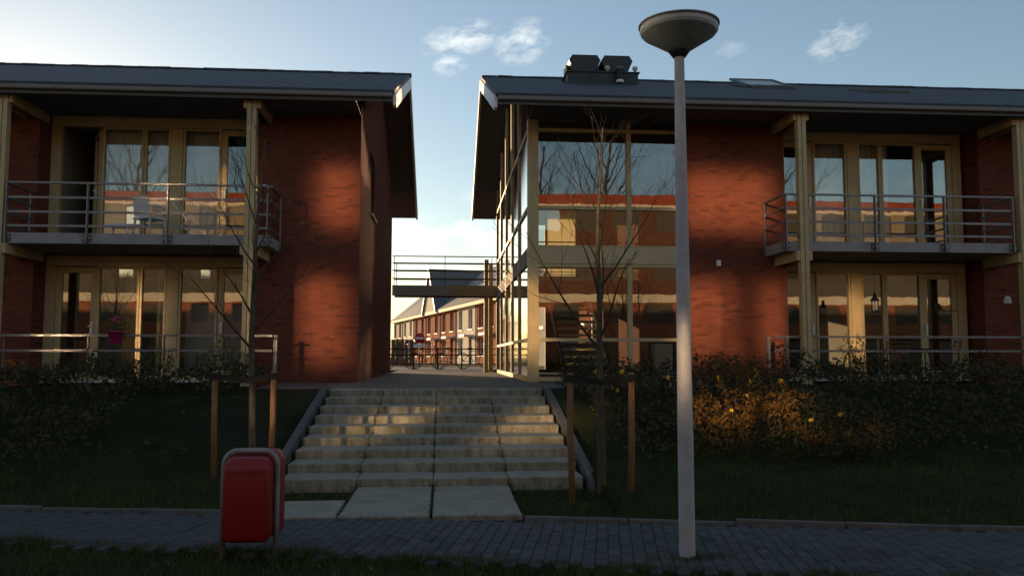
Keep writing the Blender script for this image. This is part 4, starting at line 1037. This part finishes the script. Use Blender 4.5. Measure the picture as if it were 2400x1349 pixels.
def planting():
    shrub('loose green-leaved shrub growing up in front of the railing near the left tree', -3.75, 14.6, .55, 1.05, 420, 'leaf_green', 1, .035, 16)
    shrub('small green shrub with airy twigs beside the pale ground floor window', -4.75, 14.7, .45, .85, 260, 'leaf_green', 2, .032, 12)
    shrub('bushy autumn-coloured shrub with yellow flowers right of the lamp post', 4.15, 11.9, 1.05, .95, 2400, 'leaf_autumn', 3, .034, 50, extra=(18, 'petal', .026))
    shrub('low tawny shrub at the foot of the autumn-coloured one', 5.25, 11.2, .75, .6, 1000, 'leaf_autumn', 4, .03, 28, extra=(4, 'petal', .024))
    shrub('tawny shrub with a few yellow flowers higher up the right bank', 4.9, 14.0, .8, .85, 1000, 'leaf_autumn', 5, .03, 30, extra=(8, 'petal', .022))
    shrub('sparse dark shrub with yellow flowers between the right tree stakes and the lamp post', 2.85, 12.8, .8, .95, 900, 'leaf_dark', 6, .032, 30, extra=(9, 'petal', .028))
    shrub('leggy twiggy shrub climbing beside the right-hand column', 7.6, 15.2, .5, 1.15, 260, 'leaf_autumn', 7, .03, 18)
    shrub('dense dark shrub at the right edge of the stair cheek', 2.35, 14.4, .55, .6, 700, 'leaf_dark', 8, .03, 22)
    q = random.Random(77)
    # dark mass of cotoneaster and ivy covering both banks
    for nm, x0, x1, cnt, lb in (('ground_cover', -11, -3.1, 17000, 'dark low ground cover massed on the bank left of the stairs'), ('ground_cover', 2.2, 13.5, 21000, 'dark low ground cover massed on the bank right of the stairs')):
        m = MB()
        for k in range(cnt):
            x = q.uniform(x0, x1); y = q.uniform(10.2, 16.2)
            dens = mnoise.noise(Vector((x * .9, y * .9, 3.1)))
            edge = smooth(10.3, 11.7, y + .6 * mnoise.noise(Vector((x * .7, 0, 9))))
            if x > -4.6 and x < 0 and y < 14.2 + (x + 3.1) * -.6: edge *= .06
            if q.random() > edge: continue
            h = max(.05, .46 + .5 * dens + .12 * mnoise.noise(Vector((x * 4, y * 4, 0)))) * (.6 + .4 * edge) * (1 - .3 * smooth(14.8, 16, y))
            leaf_quad(m, Vector((x, y, gz(x, y) + h * q.uniform(.45, 1.05))), .036 * q.uniform(.5, 1.7), q, .5)
        o = m.build(nm, 'leaf_dark'); tag(o, lb, 'ground cover', kind='stuff')
    # grass: blades on the verge before the path and on the strip behind the kerb
    def blades(lb, cnt, fx, hmin, hmax):
        m = MB()
        for k in range(cnt):
            p = fx()
            if p is None: continue
            x, y = p; h = q.uniform(hmin, hmax) * (.7 + .9 * max(0, mnoise.noise(Vector((x * 2.5, y * 2.5, 5))) + .3)); a = q.uniform(0, 6.283); z = gz(x, y) - .005; wdt = .0035 + .002 * q.random(); lx, ly = q.gauss(0, .35) * h, q.gauss(0, .35) * h
            m.add([(x - wdt * math.cos(a), y - wdt * math.sin(a), z), (x + wdt * math.cos(a), y + wdt * math.sin(a), z), (x + lx, y + ly, z + h)], [(0, 1, 2)])
        tag(m.build('grass', 'blade'), lb, 'grass', kind='stuff')
    def near():
        x = q.uniform(-4.6, 5.2); y = q.uniform(4.9, near_y(x) + .02 + .10 * mnoise.noise(Vector((x * 2.2, 0, 0))))
        return x, y
    def strip():
        x = q.uniform(-8, 9.5); k = kerb_y(x); y = k + .03 + (12.2 - k) * q.random() ** 1.2
        if -2.1 < x < 1.8 and y > 8.4:
            on = (-1.95 < x < .8 and y < 9.5) or (-1.03 < x < .62 and y < 10.44) or y > 10.42
            if on: return None
        if -4.2 < x < -2.1 and y > 10.6: return None
        return x, y
    def edge_():
        x = q.uniform(-4.6, 5.4); n_ = mnoise.noise(Vector((x * 1.7, 2, 0))) + .5 * mnoise.noise(Vector((x * 6, 7, 0)))
        return x, near_y(x) + .02 + .09 * n_ - abs(q.gauss(0, .11))
    blades('dark short grass of the verge before the path', 26000, near, .03, .085)
    blades('ragged grass overhanging the near edge of the path', 9000, edge_, .05, .11)
    blades('dark grass strip between the kerb and the bank', 42000, strip, .03, .09)
    # tuft round the foot of the lamp post, weeds in the step joints
    def tuft():
        a, r_ = q.uniform(0, 6.283), abs(q.gauss(0, .14)); return 1.95 + r_ * math.cos(a) * 1.3, 6.72 + r_ * math.sin(a) * .5 - .01
    blades('grass tuft round the foot of the lamp post', 1300, tuft, .04, .09)
    fl = MB()
    for k in range(260):
        x = q.uniform(-5, 6.5); y = q.uniform(5.6, 12.0); k_ = kerb_y(x)
        if -2.1 < x < 1.8 and y > 10.4: continue
        z = .045 if near_y(x) < y < k_ else gz(x, y) + (.07 if not (-1.95 < x < .8 and 8.5 < y < 9.5) else .072)
        leaf_quad(fl, Vector((x, y, z)), .022 * q.uniform(.6, 1.3), q, 2.5)
    tag(fl.build('fallen_leaves', 'leaf_autumn'), 'scattered fallen leaves on the path and grass', 'leaves', kind='stuff')
    wd = MB()
    for k in range(420):
        i = q.choice((0, 0, 1, 2, 3, 4, 5, 6, 7)); x = q.choice((-1.03, -.12, .79)) + q.gauss(0, .02) + (q.gauss(0, .16) if q.random() < .35 else 0)
        y = 10.43 + i * .556 - abs(q.gauss(0, .02)); z = .06 + i * .111
        leaf_quad(wd, Vector((x, y - .01, z + abs(q.gauss(0, .02)))), .014, q)
    for k in range(250):
        x = q.choice((-1.03, -.12)) + q.gauss(0, .012); y = q.uniform(8.6, 10.4); leaf_quad(wd, Vector((x, y, .07)), .013, q)
    tag(wd.build('weeds', 'leaf_dark'), 'small weeds and moss in the joints of the steps', 'weeds', kind='stuff')
planting()
